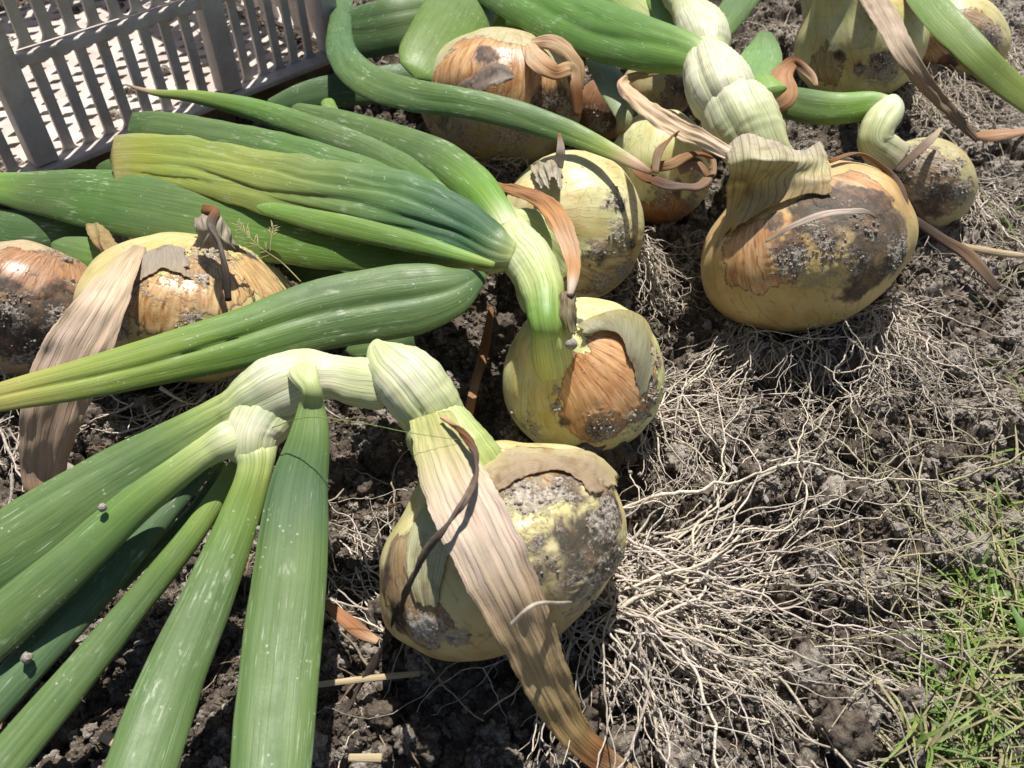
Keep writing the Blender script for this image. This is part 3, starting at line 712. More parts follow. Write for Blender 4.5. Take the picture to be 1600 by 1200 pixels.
# ---- A: nearest onion
A = plant(790, 860, 4.6, 'nearest onion, crusted with grey soil, a tan dried leaf lying across it')
SURF = bulb(A, 787, 858, 4.8, (-.48, .85, .12), 206, 142, (.74, .68, .33), (.42, .30, .16),
     skin_p=[(620, 890, 60), (640, 960, 50), (860, 730, 70), (780, 740, 50), (910, 735, 70), (640, 850, 40)],
     dark_p=[(925, 850, 75, 1.1), (900, 770, 40), (845, 890, 42), (960, 800, 55), (600, 900, 40), (620, 960, 30), (950, 880, 50)],
     dirt_p=[(815, 785, 60, 1.1), (880, 770, 40, .9), (915, 745, 40, 1.1), (945, 800, 50, 1.2), (965, 870, 46, .9), (785, 815, 40, .9), (665, 985, 34, 1.2), (712, 998, 22, 1.2), (930, 910, 60, .8), (850, 880, 30, .8)],
     seed=3, neck=.15, grad=(.66, .55, .27), crumbs_n=200, res=(300, 200), bumps=.045)
sheet('outer_skin', [[(738, 742, 1.5), (790, 704, .8), (860, 700, .8), (930, 708, .8), (974, 752, .4)],
                     [(752, 762, 1.4), (800, 728, 1.8), (860, 718, 2), (912, 728, 1.5), (948, 772, 1)],
                     [(768, 778, .4), (808, 752, .6), (856, 738, .7), (896, 748, .6), (922, 778, .4)]],
      [(.70, .62, .33), (.60, .48, .30), (.42, .30, .18)], M_PAPER, A, 'brown wrinkled skin along the shoulder', ripple=.0016, jag=.07, on=SURF, swap=True)
sheet('outer_skin', [[(668, 778, .8), (690, 800, .8), (712, 830, .5)], [(640, 830, 1), (664, 850, 1.2), (704, 870, .6)], [(634, 890, .8), (652, 910, 1), (690, 920, .5)], [(650, 950, .3), (664, 958, .4), (684, 960, .3)]],
      [(.60, .66, .34), (.72, .74, .46), (.70, .70, .42), (.5, .44, .24)], M_PAPER, A, 'smooth pale green scale showing on its left side', res=60, ripple=.0004, jag=.08, on=SURF, vl=.5)
roots(A, (945, 915, 1.8), [(1300, 900, 2), (1330, 1000, 3), (1200, 1100, 3), (1100, 1180, 2.4), (960, 1150, 1.6), (1100, 820, 1.6), (1250, 830, 1.2), (860, 1180, .8)], 165, (.10, .22), z_top=.026, jit=.013, single=34, n_hair=2, r=(.0003, .00095), wob=.15)
roots(A, (640, 960, .6), [(540, 760, 2), (560, 900, 1), (560, 1080, 1), (520, 680, 1.5)], 32, (.06, .15), single=6)
# stem: rises from the bulb, folds over to the left, down into the fan
sweep('stem', [(765, 790, 7.2, 120, .8, GY, .5), (728, 735, 8.6, 128, .8, (.42, .5, .17), .8), (697, 690, 9.2, 118, .85, PALE2, 1), (672, 650, 9.4, 92, .9, PALE, 1), (655, 632, 9.6, 88, .9, PALE, 1)],
      M_LEAF, A, nv=56, seg=.0012, creases=[(60, .12, .2), (115, .1, .15)], ribs=1, lump=.05)
sweep('stem', [(690, 668, 9.0, 90, .8, PALE2, 1), (662, 628, 10.2, 104, .8, PALE, 1), (634, 592, 11, 100, .7, WHT, 1), (608, 566, 11.2, 80, .6, PALE, 1), (592, 545, 11, 40, .5, PALE, 1), (588, 532, 10.8, 10, .5, PALE, 1)],
      M_LEAF, A, nv=64, seg=.0010, creases=[(70, .16, .16), (110, .1, .1)], ribs=1.2, lump=.06)
sweep('stem', [(470, 590, 9.2, 70, .8, PALE, 1), (438, 624, 9.5, 104, .8, PALE, 1), (412, 652, 9.5, 98, .8, PALE, 1), (397, 678, 9.3, 86, .8, WHT, 1), (393, 702, 9.0, 78, .78, PALE, .9), (394, 730, 8.5, 60, .7, PALE2, .9)],
      M_LEAF, A, nv=72, seg=.0010, creases=[(72, .1, .2), (118, .1, .16)], ribs=1, lump=.05, tip0=.008, tip1=.004)
LF = dict(nv=48, seg=.0018)
sweep('leaf', [(628, 606, 10.2, 60, .8, PALE, 1), (600, 600, 10.5, 84, .9, PALE, 1), (560, 597, 10.5, 78, 1, PALE, 1), (520, 590, 10.4, 70, 1.1, WHT, 1), (480, 590, 10.4, 92, 1.1, PALE, 1),
               (440, 604, 10.4, 106, 1, WHT, 1), (402, 624, 10.1, 96, .95, PALE, 1), (368, 642, 9.7, 72, .85, PALE2, .9), (335, 660, 9.2, 70, .7, (.28, .37, .12), .4), (250, 708, 8.4, 86, .6, G1), (150, 768, 7.8, 106, .55, G1), (50, 836, 7.2, 122, .52, G1), (-60, 908, 6.6, 130, .52, G2)],
      M_LEAF, A, nv=72, seg=.0014, creases=[(105, .1, .2), (60, .12, .14)], tip0=.008, lump=.05, label='large leaf whose pale sheath wraps the bent neck')
sweep('leaf', [(396, 672, 8.4, 40, .8, PALE, 1), (362, 684, 9.6, 58, .8, PALE, 1), (325, 704, 9.4, 48, .8, PALE2, .8), (285, 732, 9.0, 50, .7, (.3, .4, .12), .3), (200, 798, 8.0, 62, .62, (.14, .24, .06)), (100, 890, 7.0, 76, .6, G1), (-40, 1010, 5.8, 92, .6, G1)], M_LEAF, A, tip0=.008, creases=[(50, .12, .2)], **LF)
sweep('leaf', [(348, 708, 7.6, 20, .8, PALE2, .7), (325, 727, 7.2, 26, .8, GB, .1), (244, 816, 6.2, 42, .7, GB), (150, 926, 5.2, 52, .66, GB), (50, 1032, 4.6, 60, .6, GB), (-50, 1140, 4, 66, .6, GB)], M_LEAF, A, creases=[(60, .16, .2)], **LF)
sweep('leaf', [(348, 722, 7, 12, .8, GL, .4), (334, 750, 6.4, 15, .8, G2), (300, 800, 5.4, 20, .7, G2), (245, 858, 4.4, 18, .6, G2), (190, 920, 3.4, 12, .6, G2)], M_LEAF, A, nv=28)
sweep('leaf', [(385, 700, 8.2, 24, .85, PALE2, .9), (366, 734, 7.8, 27, .85, (.3, .38, .1), .5), (303, 831, 6.8, 38, .8, (.17, .27, .06)), (216, 940, 5.6, 47, .7, G1), (130, 1045, 4.8, 57, .66, G1), (20, 1175, 4.2, 68, .6, G1), (-50, 1258, 4, 70, .6, G1)], M_LEAF, A, creases=[(110, .1, .2)], **LF)
sweep('leaf', [(392, 660, 8, 50, .8, PALE, 1), (397, 700, 9.0, 68, .8, PALE, 1), (398, 735, 8.8, 54, .72, (.36, .45, .14), .6), (374, 810, 7.8, 62, .6, (.17, .27, .06), .1), (326, 929, 6.8, 80, .5, G1), (266, 1070, 6, 98, .48, G1), (214, 1220, 5.6, 110, .46, G1)], M_LEAF, A, creases=[(75, .1, .14), (120, .07, .1)], tip0=.01, **LF)
sweep('leaf', [(466, 566, 10.4, 34, .5, PALE, 1), (474, 584, 11.8, 46, .6, PALE, 1), (486, 608, 11.8, 32, .8, PALE2, .9), (487, 637, 11, 42, .7, (.26, .36, .12), .4), (482, 690, 10.2, 66, .55, (.14, .23, .07), .1), (466, 767, 9.2, 92, .46, GB), (455, 875, 8.2, 112, .42, G1), (438, 1037, 7.2, 122, .4, G1), (420, 1240, 6.6, 124, .4, G1)], M_LEAF, A, creases=[(70, .1, .12), (25, .1, .08), (104, .06, .1)], tip0=.008, **LF)
# dried strap leaf over the bulb
sweep('dry_leaf', [(672, 650, 10.6, 66, .1, (.4, .42, .16), .4), (690, 700, 11.3, 88, .08, (.44, .42, .2), .4), (722, 780, 11.4, 108, .07, PINK, .3), (762, 860, 10.8, 112, .07, PINK, .3), (800, 940, 9.4, 102, .07, (.56, .42, .27), .3),
                   (832, 1010, 7.4, 88, .08, (.5, .37, .2), .3), (862, 1080, 5.2, 72, .1, (.44, .32, .15), .3), (895, 1140, 3.2, 56, .14, (.38, .26, .11), .3), (935, 1180, 1.8, 42, .2, BRN, .3), (990, 1212, 1.2, 26, .3, (.4, .3, .18), .3), (1040, 1236, 1, 14, .3, TAN, .2)],
      M_DRY, A, nv=96, seg=.0010, corr=.0010, edge=.09, lump=0, label='flat tan dried leaf hanging across the bulb')
tw = sweep('withered_strand', [(690, 652, 11.4, 9, .6, TAN), (722, 676, 12, 13, .5, BRN), (744, 712, 12.2, 12, .5, (.12, .08, .06)), (738, 760, 12.2, 13, .5, (.14, .1, .07)), (705, 812, 12.0, 13, .5, (.12, .09, .07)), (668, 858, 11.0, 14, .5, (.1, .075, .06)), (640, 915, 9.2, 14, .5, (.1, .075, .06)), (622, 960, 6, 13, .5, DK), (602, 1005, 3.2, 13, .5, DK), (566, 1065, 1.7, 11, .5, DK), (540, 1115, 1.4, 8, .5, DK), (528, 1150, 1.3, 5, .5, DK)],
      M_DRY, A, nv=20, seg=.0009, lump=.5, edge=.35, twist=26, label='dark shrivelled twisted strand over the bulb')

# ---- D: middle onion
D = plant(908, 588, 4, 'small glossy middle onion, half yellow-green and half orange-brown, its stem bent to the left')
SURF = bulb(D, 910, 588, 4.1, (-.42, .55, .68), 128, 113, (.78, .77, .34), (.66, .37, .155),
     skin_p=[(945, 610, 62, 1.8), (930, 650, 48, 1.5), (990, 560, 55, 1.6), (960, 540, 40, 1.4), (900, 600, 22, .9), (1000, 620, 40, 1.6), (905, 660, 24, 1)],
     dark_p=[(1010, 540, 24, .7), (1018, 600, 22, .8), (935, 672, 24, .9), (880, 660, 12, .8), (905, 500, 14, .9)],
     dirt_p=[(940, 665, 34, 1.0), (1018, 620, 34, 1.0), (1022, 560, 26, .9), (830, 670, 26, .9), (800, 640, 14, .7), (1000, 650, 30, 1.), (870, 640, 9, .9), (868, 610, 8, .8)],
     seed=11, neck=.2, creases=[(0, 0, 1)], crumbs_n=230, res=(280, 190), bumps=.02)
sheet('outer_skin', [[(895, 512, 3), (930, 492, 3), (975, 482, 2), (1010, 500, 1.5), (1028, 545, 1)],
                     [(905, 520, 4), (940, 506, 4), (975, 505, 3), (1005, 540, 2), (1022, 590, 1)],
                     [(915, 528, 2.5), (945, 518, 3), (972, 528, 3), (984, 570, 2), (1000, 640, 1)]],
      [(.5, .46, .2), (.42, .42, .25), (.36, .33, .22)], M_PAPER, D, 'grey-green torn skin on its right shoulder', ripple=.0006, jag=.07, on=SURF)
sweep('stem', [(868, 610, 5.0, 30, .7, (.66, .68, .27), 0), (867, 582, 6.5, 56, .7, (.64, .67, .26), .3), (862, 550, 8.0, 64, .7, (.58, .64, .23), .7), (857, 522, 9.0, 56, .75, (.46, .55, .18), .9), (853, 500, 9.6, 54, .85, GL, .9), (846, 450, 9.8, 70, .85, PALE2, 1), (828, 410, 9.8, 78, .85, PALE, 1), (808, 385, 9.8, 74, .85, PALE, 1), (792, 355, 9.8, 58, .9, PALE, 1), (775, 328, 9.6, 52, .9, PALE2, .9)],
      M_LEAF, D, nv=56, seg=.0011, creases=[(60, .12, .15), (120, .1, .2)], ribs=1, lump=.04, tip0=.012)
sheet('skin_flap', [[(868, 462, 10.4), (885, 452, 10.5), (904, 462, 10.2)], [(868, 488, 10), (886, 492, 10.2), (902, 494, 9.7)], [(874, 520, 9.2), (892, 528, 9.4), (906, 520, 8.8)]],
      [(.3, .22, .12), (.3, .26, .14), (.42, .4, .2)], M_PAPER, D, 'brown dry flap where the stem leaves the bulb', res=36)
sweep('leaf', [(792, 360, 10.2, 50, .85, PALE, 1), (770, 325, 10.4, 56, .8, GL, .4), (735, 285, 10.2, 66, .7, (.14, .26, .05)), (680, 245, 9.6, 64, .62, G1), (600, 212, 8.6, 50, .6, G1), (520, 186, 7.8, 36, .6, G1), (455, 168, 7.2, 20, .6, G1)], M_LEAF, D, creases=[(100, .08, .3)], tip1=.006, **LF)
sweep('leaf', [(765, 360, 10, 36, .8, PALE, 1), (738, 332, 9.8, 42, .7, GL, .4), (680, 290, 9.2, 44, .6, (.12, .22, .05)), (600, 246, 8.6, 44, .6, G1), (500, 206, 8.4, 44, .6, G1), (400, 172, 8.2, 36, .65, (.13, .25, .05)), (310, 152, 8.4, 22, .7, (.2, .3, .06)), (250, 146, 8.4, 12, .7, GY), (222, 140, 8.5, 7, .7, TAN), (196, 132, 8.6, 3, .7, (.3, .25, .2))], M_LEAF, D, creases=[(100, .06, .3)], **LF)
sweep('leaf', [(745, 350, 9, 40, .6, PALE2, .6), (690, 335, 8.6, 66, .5, G1), (580, 285, 8.2, 72, .42, (.11, .2, .055)), (460, 245, 8, 68, .4, (.11, .21, .055)), (340, 216, 7.6, 60, .38, G1), (250, 200, 7.4, 54, .32, G1), (204, 196, 7.2, 44, .25, G2)], M_LEAF, D, creases=[(70, .18, .18), (115, .14, .15)], lump=.06, **LF)
sweep('leaf', [(440, 210, 6.6, 22, .6, G1), (520, 225, 7.2, 34, .5, G1), (620, 262, 8, 40, .5, (.11, .22, .05)), (700, 312, 8.8, 36, .5, G1)], M_LEAF, D, tip0=.01, nv=32)
sweep('leaf', [(802, 398, 10.3, 40, .7, PALE2, .5), (765, 385, 10.5, 76, .55, G2), (700, 352, 10.3, 108, .46, (.06, .13, .06)), (600, 320, 10, 124, .38, (.10, .19, .06)), (480, 298, 9.6, 112, .32, (.18, .25, .07)), (380, 276, 9.2, 96, .28, (.26, .31, .07)), (290, 254, 9, 86, .22, GY), (220, 247, 8.8, 80, .14, (.34, .37, .07)), (180, 248, 8.8, 74, .09, (.4, .36, .12))],
      M_LEAF, D, nv=96, seg=.0013, creases=[(105, .42, .11), (75, .3, .1), (125, .22, .1), (55, .15, .09)], lump=.09, label='yellow-green creased leaf with a square cut end')
sweep('leaf', [(400, 322, 9.2, 20, .5, GL), (520, 350, 10, 38, .5, (.15, .25, .05)), (640, 378, 10.3, 34, .6, (.15, .26, .05)), (720, 400, 10.5, 22, .7, GL), (772, 414, 10.6, 10, .7, GY)], M_LEAF, D, tip0=.01, nv=32, label='narrow rolled leaf ending in a blunt tip')
sweep('leaf', [(760, 400, 8.4, 30, .5, PALE2, .5), (660, 398, 8, 66, .4, (.15, .24, .05), .3), (540, 380, 7.6, 92, .36, (.12, .23, .04)), (400, 355, 7.2, 108, .34, (.12, .22, .04)), (270, 330, 7, 112, .34, G1), (150, 310, 6.8, 98, .34, (.1, .2, .05)), (60, 300, 6.4, 72, .36, G1), (-10, 292, 6, 48, .4, GL), (-70, 288, 5.6, 28, .4, GL)], M_LEAF, D, creases=[(95, .08, .2), (70, .06, .1)], nv=56, seg=.0018)
sweep('leaf', [(762, 426, 9.6, 8, .3, G2), (738, 438, 9.8, 44, .36, G2), (702, 454, 9.8, 88, .36, G1), (650, 466, 9.7, 114, .36, G1), (600, 474, 9.6, 118, .38, G1), (500, 492, 9.4, 114, .38, G1), (380, 528, 9.2, 96, .4, (.13, .23, .045)), (250, 562, 9, 80, .42, (.2, .29, .05)), (130, 592, 8.8, 66, .42, GY), (30, 614, 8.6, 52, .4, (.38, .38, .1)), (-60, 634, 8.4, 36, .4, YEL)],
      M_LEAF, D, nv=80, seg=.0015, creases=[(92, .55, .11), (60, .05, .08), (130, .05, .08)], lump=.015, tip0=.006, label='long folded leaf with a deep crease, yellow at its left end')
roots(D, (1026, 640, 1.4), [(1200, 560, 2), (1230, 690, 2), (1120, 800, 2), (1080, 560, 1), (1250, 620, 1.2), (1050, 760, 1)], 58, (.06, .13), z_top=.018, jit=.010, single=12)

# ---- E: behind D
E = plant(890, 355, 4, 'pale yellow onion behind the middle one, with a curled orange-brown dry leaf on its left')
SURF = bulb(E, 892, 356, 4.6, (-.66, .12, .66), 117, 104, (.76, .71, .38), (.62, .50, .26),
     skin_p=[(950, 420, 50, .9), (900, 430, 40, .8)], dark_p=[(968, 320, 16, .9), (940, 400, 16, .7), (985, 380, 20, .7)],
     dirt_p=[(975, 370, 34, 1.1), (960, 310, 24, .9), (975, 420, 34, .9), (930, 395, 18, .8), (940, 440, 24, .8)], seed=21, crumbs_n=160, neck=.2, bumps=.02)
sheet('outer_skin', [[(826, 262, 8.8), (850, 248, 8.8), (880, 240, 8.6)], [(835, 285, 9.6), (860, 262, 10), (884, 270, 9.8)], [(848, 300, 10), (868, 300, 10.8), (884, 318, 10)]],
      [(.55, .5, .3), (.6, .56, .42), (.62, .6, .5)], M_PAPER, E, 'papery translucent skin standing up on top', res=44, ripple=.003, jag=.2)
sweep('dried_tip', [(872, 262, 9.6, 16, .2, (.5, .45, .35)), (876, 235, 10.6, 14, .25, (.4, .35, .27)), (874, 208, 11.2, 5, .3, BRN)], M_DRY, E, nv=20)
sweep('stem', [(880, 420, 7, 80, .6, PALE, 1), (850, 385, 8.4, 84, .5, PALE2, 1), (815, 360, 9, 70, .5, PALE2, .9), (780, 395, 8, 60, .5, PALE, .8), (740, 412, 7.6, 44, .5, PALE2, .8)], M_LEAF, E, creases=[(90, .15, .2)], ribs=1)
sweep('stem', [(830, 440, 7.8, 54, .5, PALE2, .9), (836, 470, 7.8, 50, .5, PALE, .9), (850, 492, 7.6, 30, .5, GL, .8)], M_LEAF, E)
sweep('dry_leaf', [(748, 280, 9.4, 8, .3, BRN), (790, 294, 10.2, 18, .2, (.34, .18, .08)), (836, 308, 10.8, 26, .16, (.3, .15, .07)), (868, 336, 11, 34, .14, (.46, .24, .1)), (888, 380, 11, 32, .12, (.5, .33, .2)), (896, 420, 10.8, 22, .16, (.5, .28, .13)), (893, 448, 10.6, 14, .3, PINK), (890, 462, 10.4, 10, .5, PINK)],
      M_DRY, E, nv=64, seg=.0011, corr=.0014, edge=.14, lump=.1, label='curled orange-brown dry leaf')
roots(E, (1000, 395, 1.2), [(1080, 500, 2), (1050, 540, 1), (1060, 420, 1.2), (1110, 440, .7)], 80, (.05, .11), z_top=.015, single=10, wob=.2)

# ---- C: big right onion
C = plant(1255, 392, 5, 'largest onion at the right, orange-tan with sooty dark patches and a flared papery collar')
SURF = bulb(C, 1256, 388, 5.2, (-.38, .88, .12), 164, 118, (.70, .48, .22), (.62, .37, .17),
     skin_p=[(1180, 400, 60, 1), (1340, 300, 50, 1)],
     dark_p=[(1290, 330, 60, 1.5), (1350, 330, 66, 1.6), (1230, 390, 36, 1.3), (1340, 385, 44, 1.1), (1390, 360, 50, 1.4), (1300, 370, 44, 1.1), (1400, 400, 40, 1.2), (1350, 450, 40, .7), (1215, 345, 18, .8)],
     dirt_p=[(1225, 405, 34, .9), (1290, 385, 40, .8), (1345, 345, 30, .7), (1250, 412, 30, .9), (1405, 400, 36, .8), (1330, 410, 26, .6)],
     seed=31, neck=.1, crumbs_n=330, res=(300, 200), grad=(.64, .52, .22), bumps=.035)
sheet('collar', [[(1128, 236, 10.6, 1), (1160, 208, 11.8, 1), (1205, 218, 12.2, 1), (1250, 234, 11.8, 1), (1284, 218, 11.2, 1)],
                 [(1138, 262, 10.9, 1), (1168, 250, 12.0, 1), (1206, 252, 12.2, 1), (1250, 252, 11.8, 1), (1298, 250, 10.8, 1)],
                 [(1130, 300, 9), (1160, 288, 13), (1205, 280, 13), (1252, 276, 10), (1304, 274, 6)],
                 [(1126, 345, 4), (1150, 328, 6), (1190, 312, 6), (1246, 296, 5), (1304, 288, 4)],
                 [(1108, 410, 1.2), (1134, 376, 1.5), (1172, 344, 1.5), (1232, 316, 1.5), (1304, 304, 1.5)]],
      [(.70, .64, .50), (.68, .65, .40), (.64, .60, .32), (.62, .52, .27), (.6, .44, .2)], M_PAPER, C, 'flared veined papery collar round the neck', ripple=.0022, jag=.06, res=110, on=SURF, vl=.6)
sweep('dry_leaf', [(1196, 378, 11, 4, .3, (.36, .3, .24)), (1240, 352, 11.9, 9, .15, (.44, .37, .3)), (1290, 334, 12.2, 11, .12, (.48, .4, .32)), (1345, 330, 11.6, 9, .15, (.4, .33, .26)), (1372, 340, 10.8, 3, .3, BRN)], M_DRY, C, corr=.0006, nv=32, label='thin grey dry strip across the dark patch')
sweep('dry_leaf', [(1296, 252, 11, 8, .4, BRN), (1340, 240, 10.8, 12, .4, (.2, .12, .07)), (1380, 262, 10.4, 12, .4, (.16, .1, .07)), (1408, 300, 9.6, 14, .4, (.2, .14, .1)), (1414, 350, 8, 14, .4, (.24, .18, .13)), (1404, 392, 6.4, 10, .4, DK)], M_DRY, C, twist=5, lump=.15, nv=24, label='dark dry strand curving round the right side')
sweep('stem', [(1212, 285, 7.6, 90, .7, PALE, 1), (1190, 245, 9.4, 92, .7, PALE, 1), (1168, 205, 10.4, 112, .85, PALE, 1), (1150, 172, 11, 108, .9, WHT, 1), (1136, 146, 11.0, 66, .9, PALE, 1)], M_LEAF, C, nv=64, seg=.0013, creases=[(60, .1, .2), (115, .12, .15)], ribs=1.3, lump=.05)
sweep('stem', [(1148, 184, 10.4, 62, .85, PALE, 1), (1130, 150, 11.4, 102, .9, WHT, 1), (1113, 112, 11.8, 90, .95, WHT, 1), (1100, 80, 11.6, 52, .9, PALE, 1)], M_LEAF, C, nv=64, seg=.0013, creases=[(60, .12, .15), (110, .14, .15)], ribs=1.4, lump=.06)
sweep('stem', [(1110, 92, 10.9, 50, .9, PALE, 1), (1099, 56, 11.4, 82, .9, WHT, 1), (1078, 15, 11.2, 56, .85, PALE, 1), (1058, -20, 11, 58, .8, PALE2, .9), (1040, -60, 10.6, 56, .8, GL, .6)], M_LEAF, C, nv=56, seg=.0015, creases=[(80, .14, .15)], ribs=1.2, lump=.05)
sweep('leaf', [(1108, 100, 12, 40, .7, PALE2, .8), (1075, 86, 12, 64, .6, GL, .3), (1000, 68, 11.6, 88, .5, (.12, .24, .05)), (920, 42, 11, 96, .46, (.11, .23, .045)), (840, 8, 10.4, 88, .46, (.12, .24, .05)), (770, -30, 10, 80, .46, G1), (700, -75, 9.5, 70, .46, G1)], M_LEAF, C, nv=64, seg=.0018, creases=[(100, .3, .2), (70, .1, .12)])
sweep('leaf', [(1110, 62, 10.6, 40, .6, GL, .4), (1136, 30, 10.6, 46, .5, G1), (1165, -10, 10.4, 50, .5, G1), (1185, -50, 10, 50, .5, G1)], M_LEAF, C, creases=[(90, .2, .25)])
sweep('leaf', [(1122, 180, 9, 40, .5, PALE2, .6), (1160, 140, 9, 66, .3, (.2, .32, .1)), (1190, 90, 9, 64, .2, (.17, .3, .1)), (1196, 50, 9, 20, .15, G1)], M_LEAF, C, creases=[(80, .2, .2)], label='short broad leaf behind the stem')
sweep('leaf', [(1195, 150, 9.6, 70, .5, GL), (1185, 130, 9.8, 50, .6, GL)], M_LEAF, C)
sweep('dry_leaf', [(1040, 110, 9, 6, .5, (.3, .22, .14)), (975, 128, 9.8, 18, .4, TAN), (1000, 160, 10.4, 28, .16, (.62, .46, .3)), (1040, 190, 10.8, 33, .14, (.64, .48, .32)), (1090, 215, 11, 27, .16, (.62, .47, .32)), (1140, 240, 11, 22, .4, PINK)],
      M_DRY, C, nv=64, seg=.0013, corr=.0016, edge=.08, lump=.08, label='curled tan dry leaf left of the stem')
roots(C, (1350, 500, 1.6), [(1480, 620, 2.4), (1420, 740, 2.4), (1330, 720, 1.8), (1500, 540, 1.2), (1250, 600, 1.2), (1480, 700, 1.5)], 70, (.08, .15), z_top=.035, jit=.012, single=18, wob=.2)
roots(C, (1190, 515, .9), [(1080, 600, 2), (1100, 700, 1.4), (1250, 640, 1), (1060, 650, 1)], 42, (.08, .15), z_top=.02, jit=.012, single=12)

# ---- F: grey onion right of C
Fp = plant(1448, 285, 3.5, 'small soil-greyed onion touching the right side of the largest onion, with a white bent neck')
bulb(Fp, 1446, 288, 3.4, (-.75, .45, .25), 68, 76, (.55, .49, .25), (.42, .31, .18), skin_p=[(1450, 290, 60, 1)], dark_p=[(1450, 320, 34, 1), (1410, 265, 24, .9), (1480, 300, 24, .9)],
     dirt_p=[(1480, 260, 34, 1.0), (1420, 245, 40, 1.2), (1500, 300, 26, 1), (1440, 300, 22, .8)], seed=41, crumbs_n=190, res=(160, 110))
sweep('stem', [(1395, 250, 5.8, 62, .8, (.45, .4, .28), .8), (1368, 222, 7, 54, .8, PALE, 1), (1376, 192, 8, 50, .8, PALE, 1), (1388, 172, 8.2, 46, .8, WHT, 1), (1376, 160, 8.2, 38, .8, PALE, 1)], M_LEAF, Fp, nv=48, seg=.0015, creases=[(80, .18, .2)], ribs=1, lump=.08, tip1=.006)
sweep('leaf', [(1392, 162, 8.4, 24, .7, PALE, .8), (1360, 164, 8.2, 44, .6, GL, .4), (1310, 170, 7.8, 50, .5, (.16, .28, .05)), (1260, 166, 7.4, 54, .45, G1), (1205, 152, 7, 46, .45, G1), (1160, 140, 6.6, 30, .45, G2)], M_LEAF, Fp, nv=48, seg=.0022, creases=[(90, .15, .2)])
sweep('dry_leaf', [(1402, 268, 7, 10, .4, DK), (1430, 240, 7.4, 13, .2, (.2, .14, .1)), (1455, 217, 7.8, 13, .15, (.34, .27, .2)), (1470, 200, 8, 5, .2, STRAW)], M_DRY, Fp, nv=24, corr=.001)
roots(Fp, (1515, 300, .8), [(1600, 380, 1), (1560, 450, 1), (1650, 300, 1), (1480, 400, .7)], 40, (.06, .14), single=6)
# ---- H, I: top right
H = plant(1345, 70, 4, 'pale yellow-green onion at the top right with grey scab on its lower side')
bulb(H, 1345, 66, 4.4, (-.42, .78, .36), 98, 88, (.74, .73, .34), (.46, .40, .18), skin_p=[(1290, 105, 30, .9)], dark_p=[(1375, 100, 22, 1), (1345, 105, 14, 1), (1310, 90, 10, .7)],
     dirt_p=[(1385, 110, 34, 1.1), (1350, 110, 16, 1), (1270, 110, 20, .8)], seed=51, neck=.5, crumbs_n=120, res=(200, 140), bumps=.02)
sweep('stem', [(1300, 20, 6, 90, .8, PALE, .8), (1284, -20, 8, 66, .9, PALE, 1), (1270, -70, 9, 56, .9, PALE, 1)], M_LEAF, H, ribs=1)
sweep('dry_leaf', [(1345, -30, 9.4, 34, .15, (.36, .28, .2)), (1385, 30, 9.8, 38, .12, (.42, .33, .24)), (1415, 85, 9.2, 32, .15, (.4, .31, .22)), (1450, 135, 7, 26, .25, (.28, .2, .13)), (1490, 180, 4, 20, .3, (.26, .19, .12)), (1526, 218, 2, 9, .5, (.2, .14, .1))], M_DRY, H, corr=.0012, edge=.06, lump=0, nv=64, label='long greyish tan dry leaf hanging down to the soil')
sweep('leaf', [(1410, -50, 10, 40, .2, G1), (1460, 15, 9.6, 50, .16, (.2, .3, .08)), (1520, 78, 8.4, 46, .16, (.22, .31, .08)), (1575, 130, 6.8, 40, .16, (.25, .33, .08)), (1650, 190, 5, 30, .2, GY)], M_LEAF, H, creases=[(90, .2, .2)])
sweep('leaf', [(1395, -50, 9.7, 26, .15, YEL), (1440, 5, 9.4, 30, .12, (.5, .4, .16)), (1500, 75, 8.2, 30, .12, (.48, .38, .16)), (1555, 130, 6.6, 24, .14, (.46, .35, .15)), (1640, 195, 4.8, 16, .2, TAN)], M_DRY, H, corr=.0005, label='yellowed edge strip of the leaf')
roots(H, (1440, 125, 1), [(1560, 200, 2), (1500, 230, 2), (1420, 200, 1), (1620, 160, 1)], 90, (.07, .16), z_top=.016, jit=.02, single=10)
I = plant(1505, 60, 3.4, 'grey-brown onion at the far top right corner, half behind a green and yellow leaf')
bulb(I, 1500, 60, 3.2, (-.85, .45, -.1), 60, 74, (.66, .58, .28), (.48, .34, .2), skin_p=[(1520, 60, 44, 1.4), (1470, 90, 30, 1)], dark_p=[(1480, 100, 20, 1)], dirt_p=[(1545, 60, 34, 1.1), (1500, 40, 16, .8)], seed=61, crumbs_n=90, neck=.02, res=(140, 100))
roots(I, (1560, 80, .8), [(1620, 140, 1), (1580, 180, 1), (1640, 60, 1)], 40, (.06, .14), jit=.015)
roots(I, (1250, 60, .8), [(1200, 100, 1), (1180, 30, 1), (1230, 110, 1)], 40, (.04, .09), jit=.02)

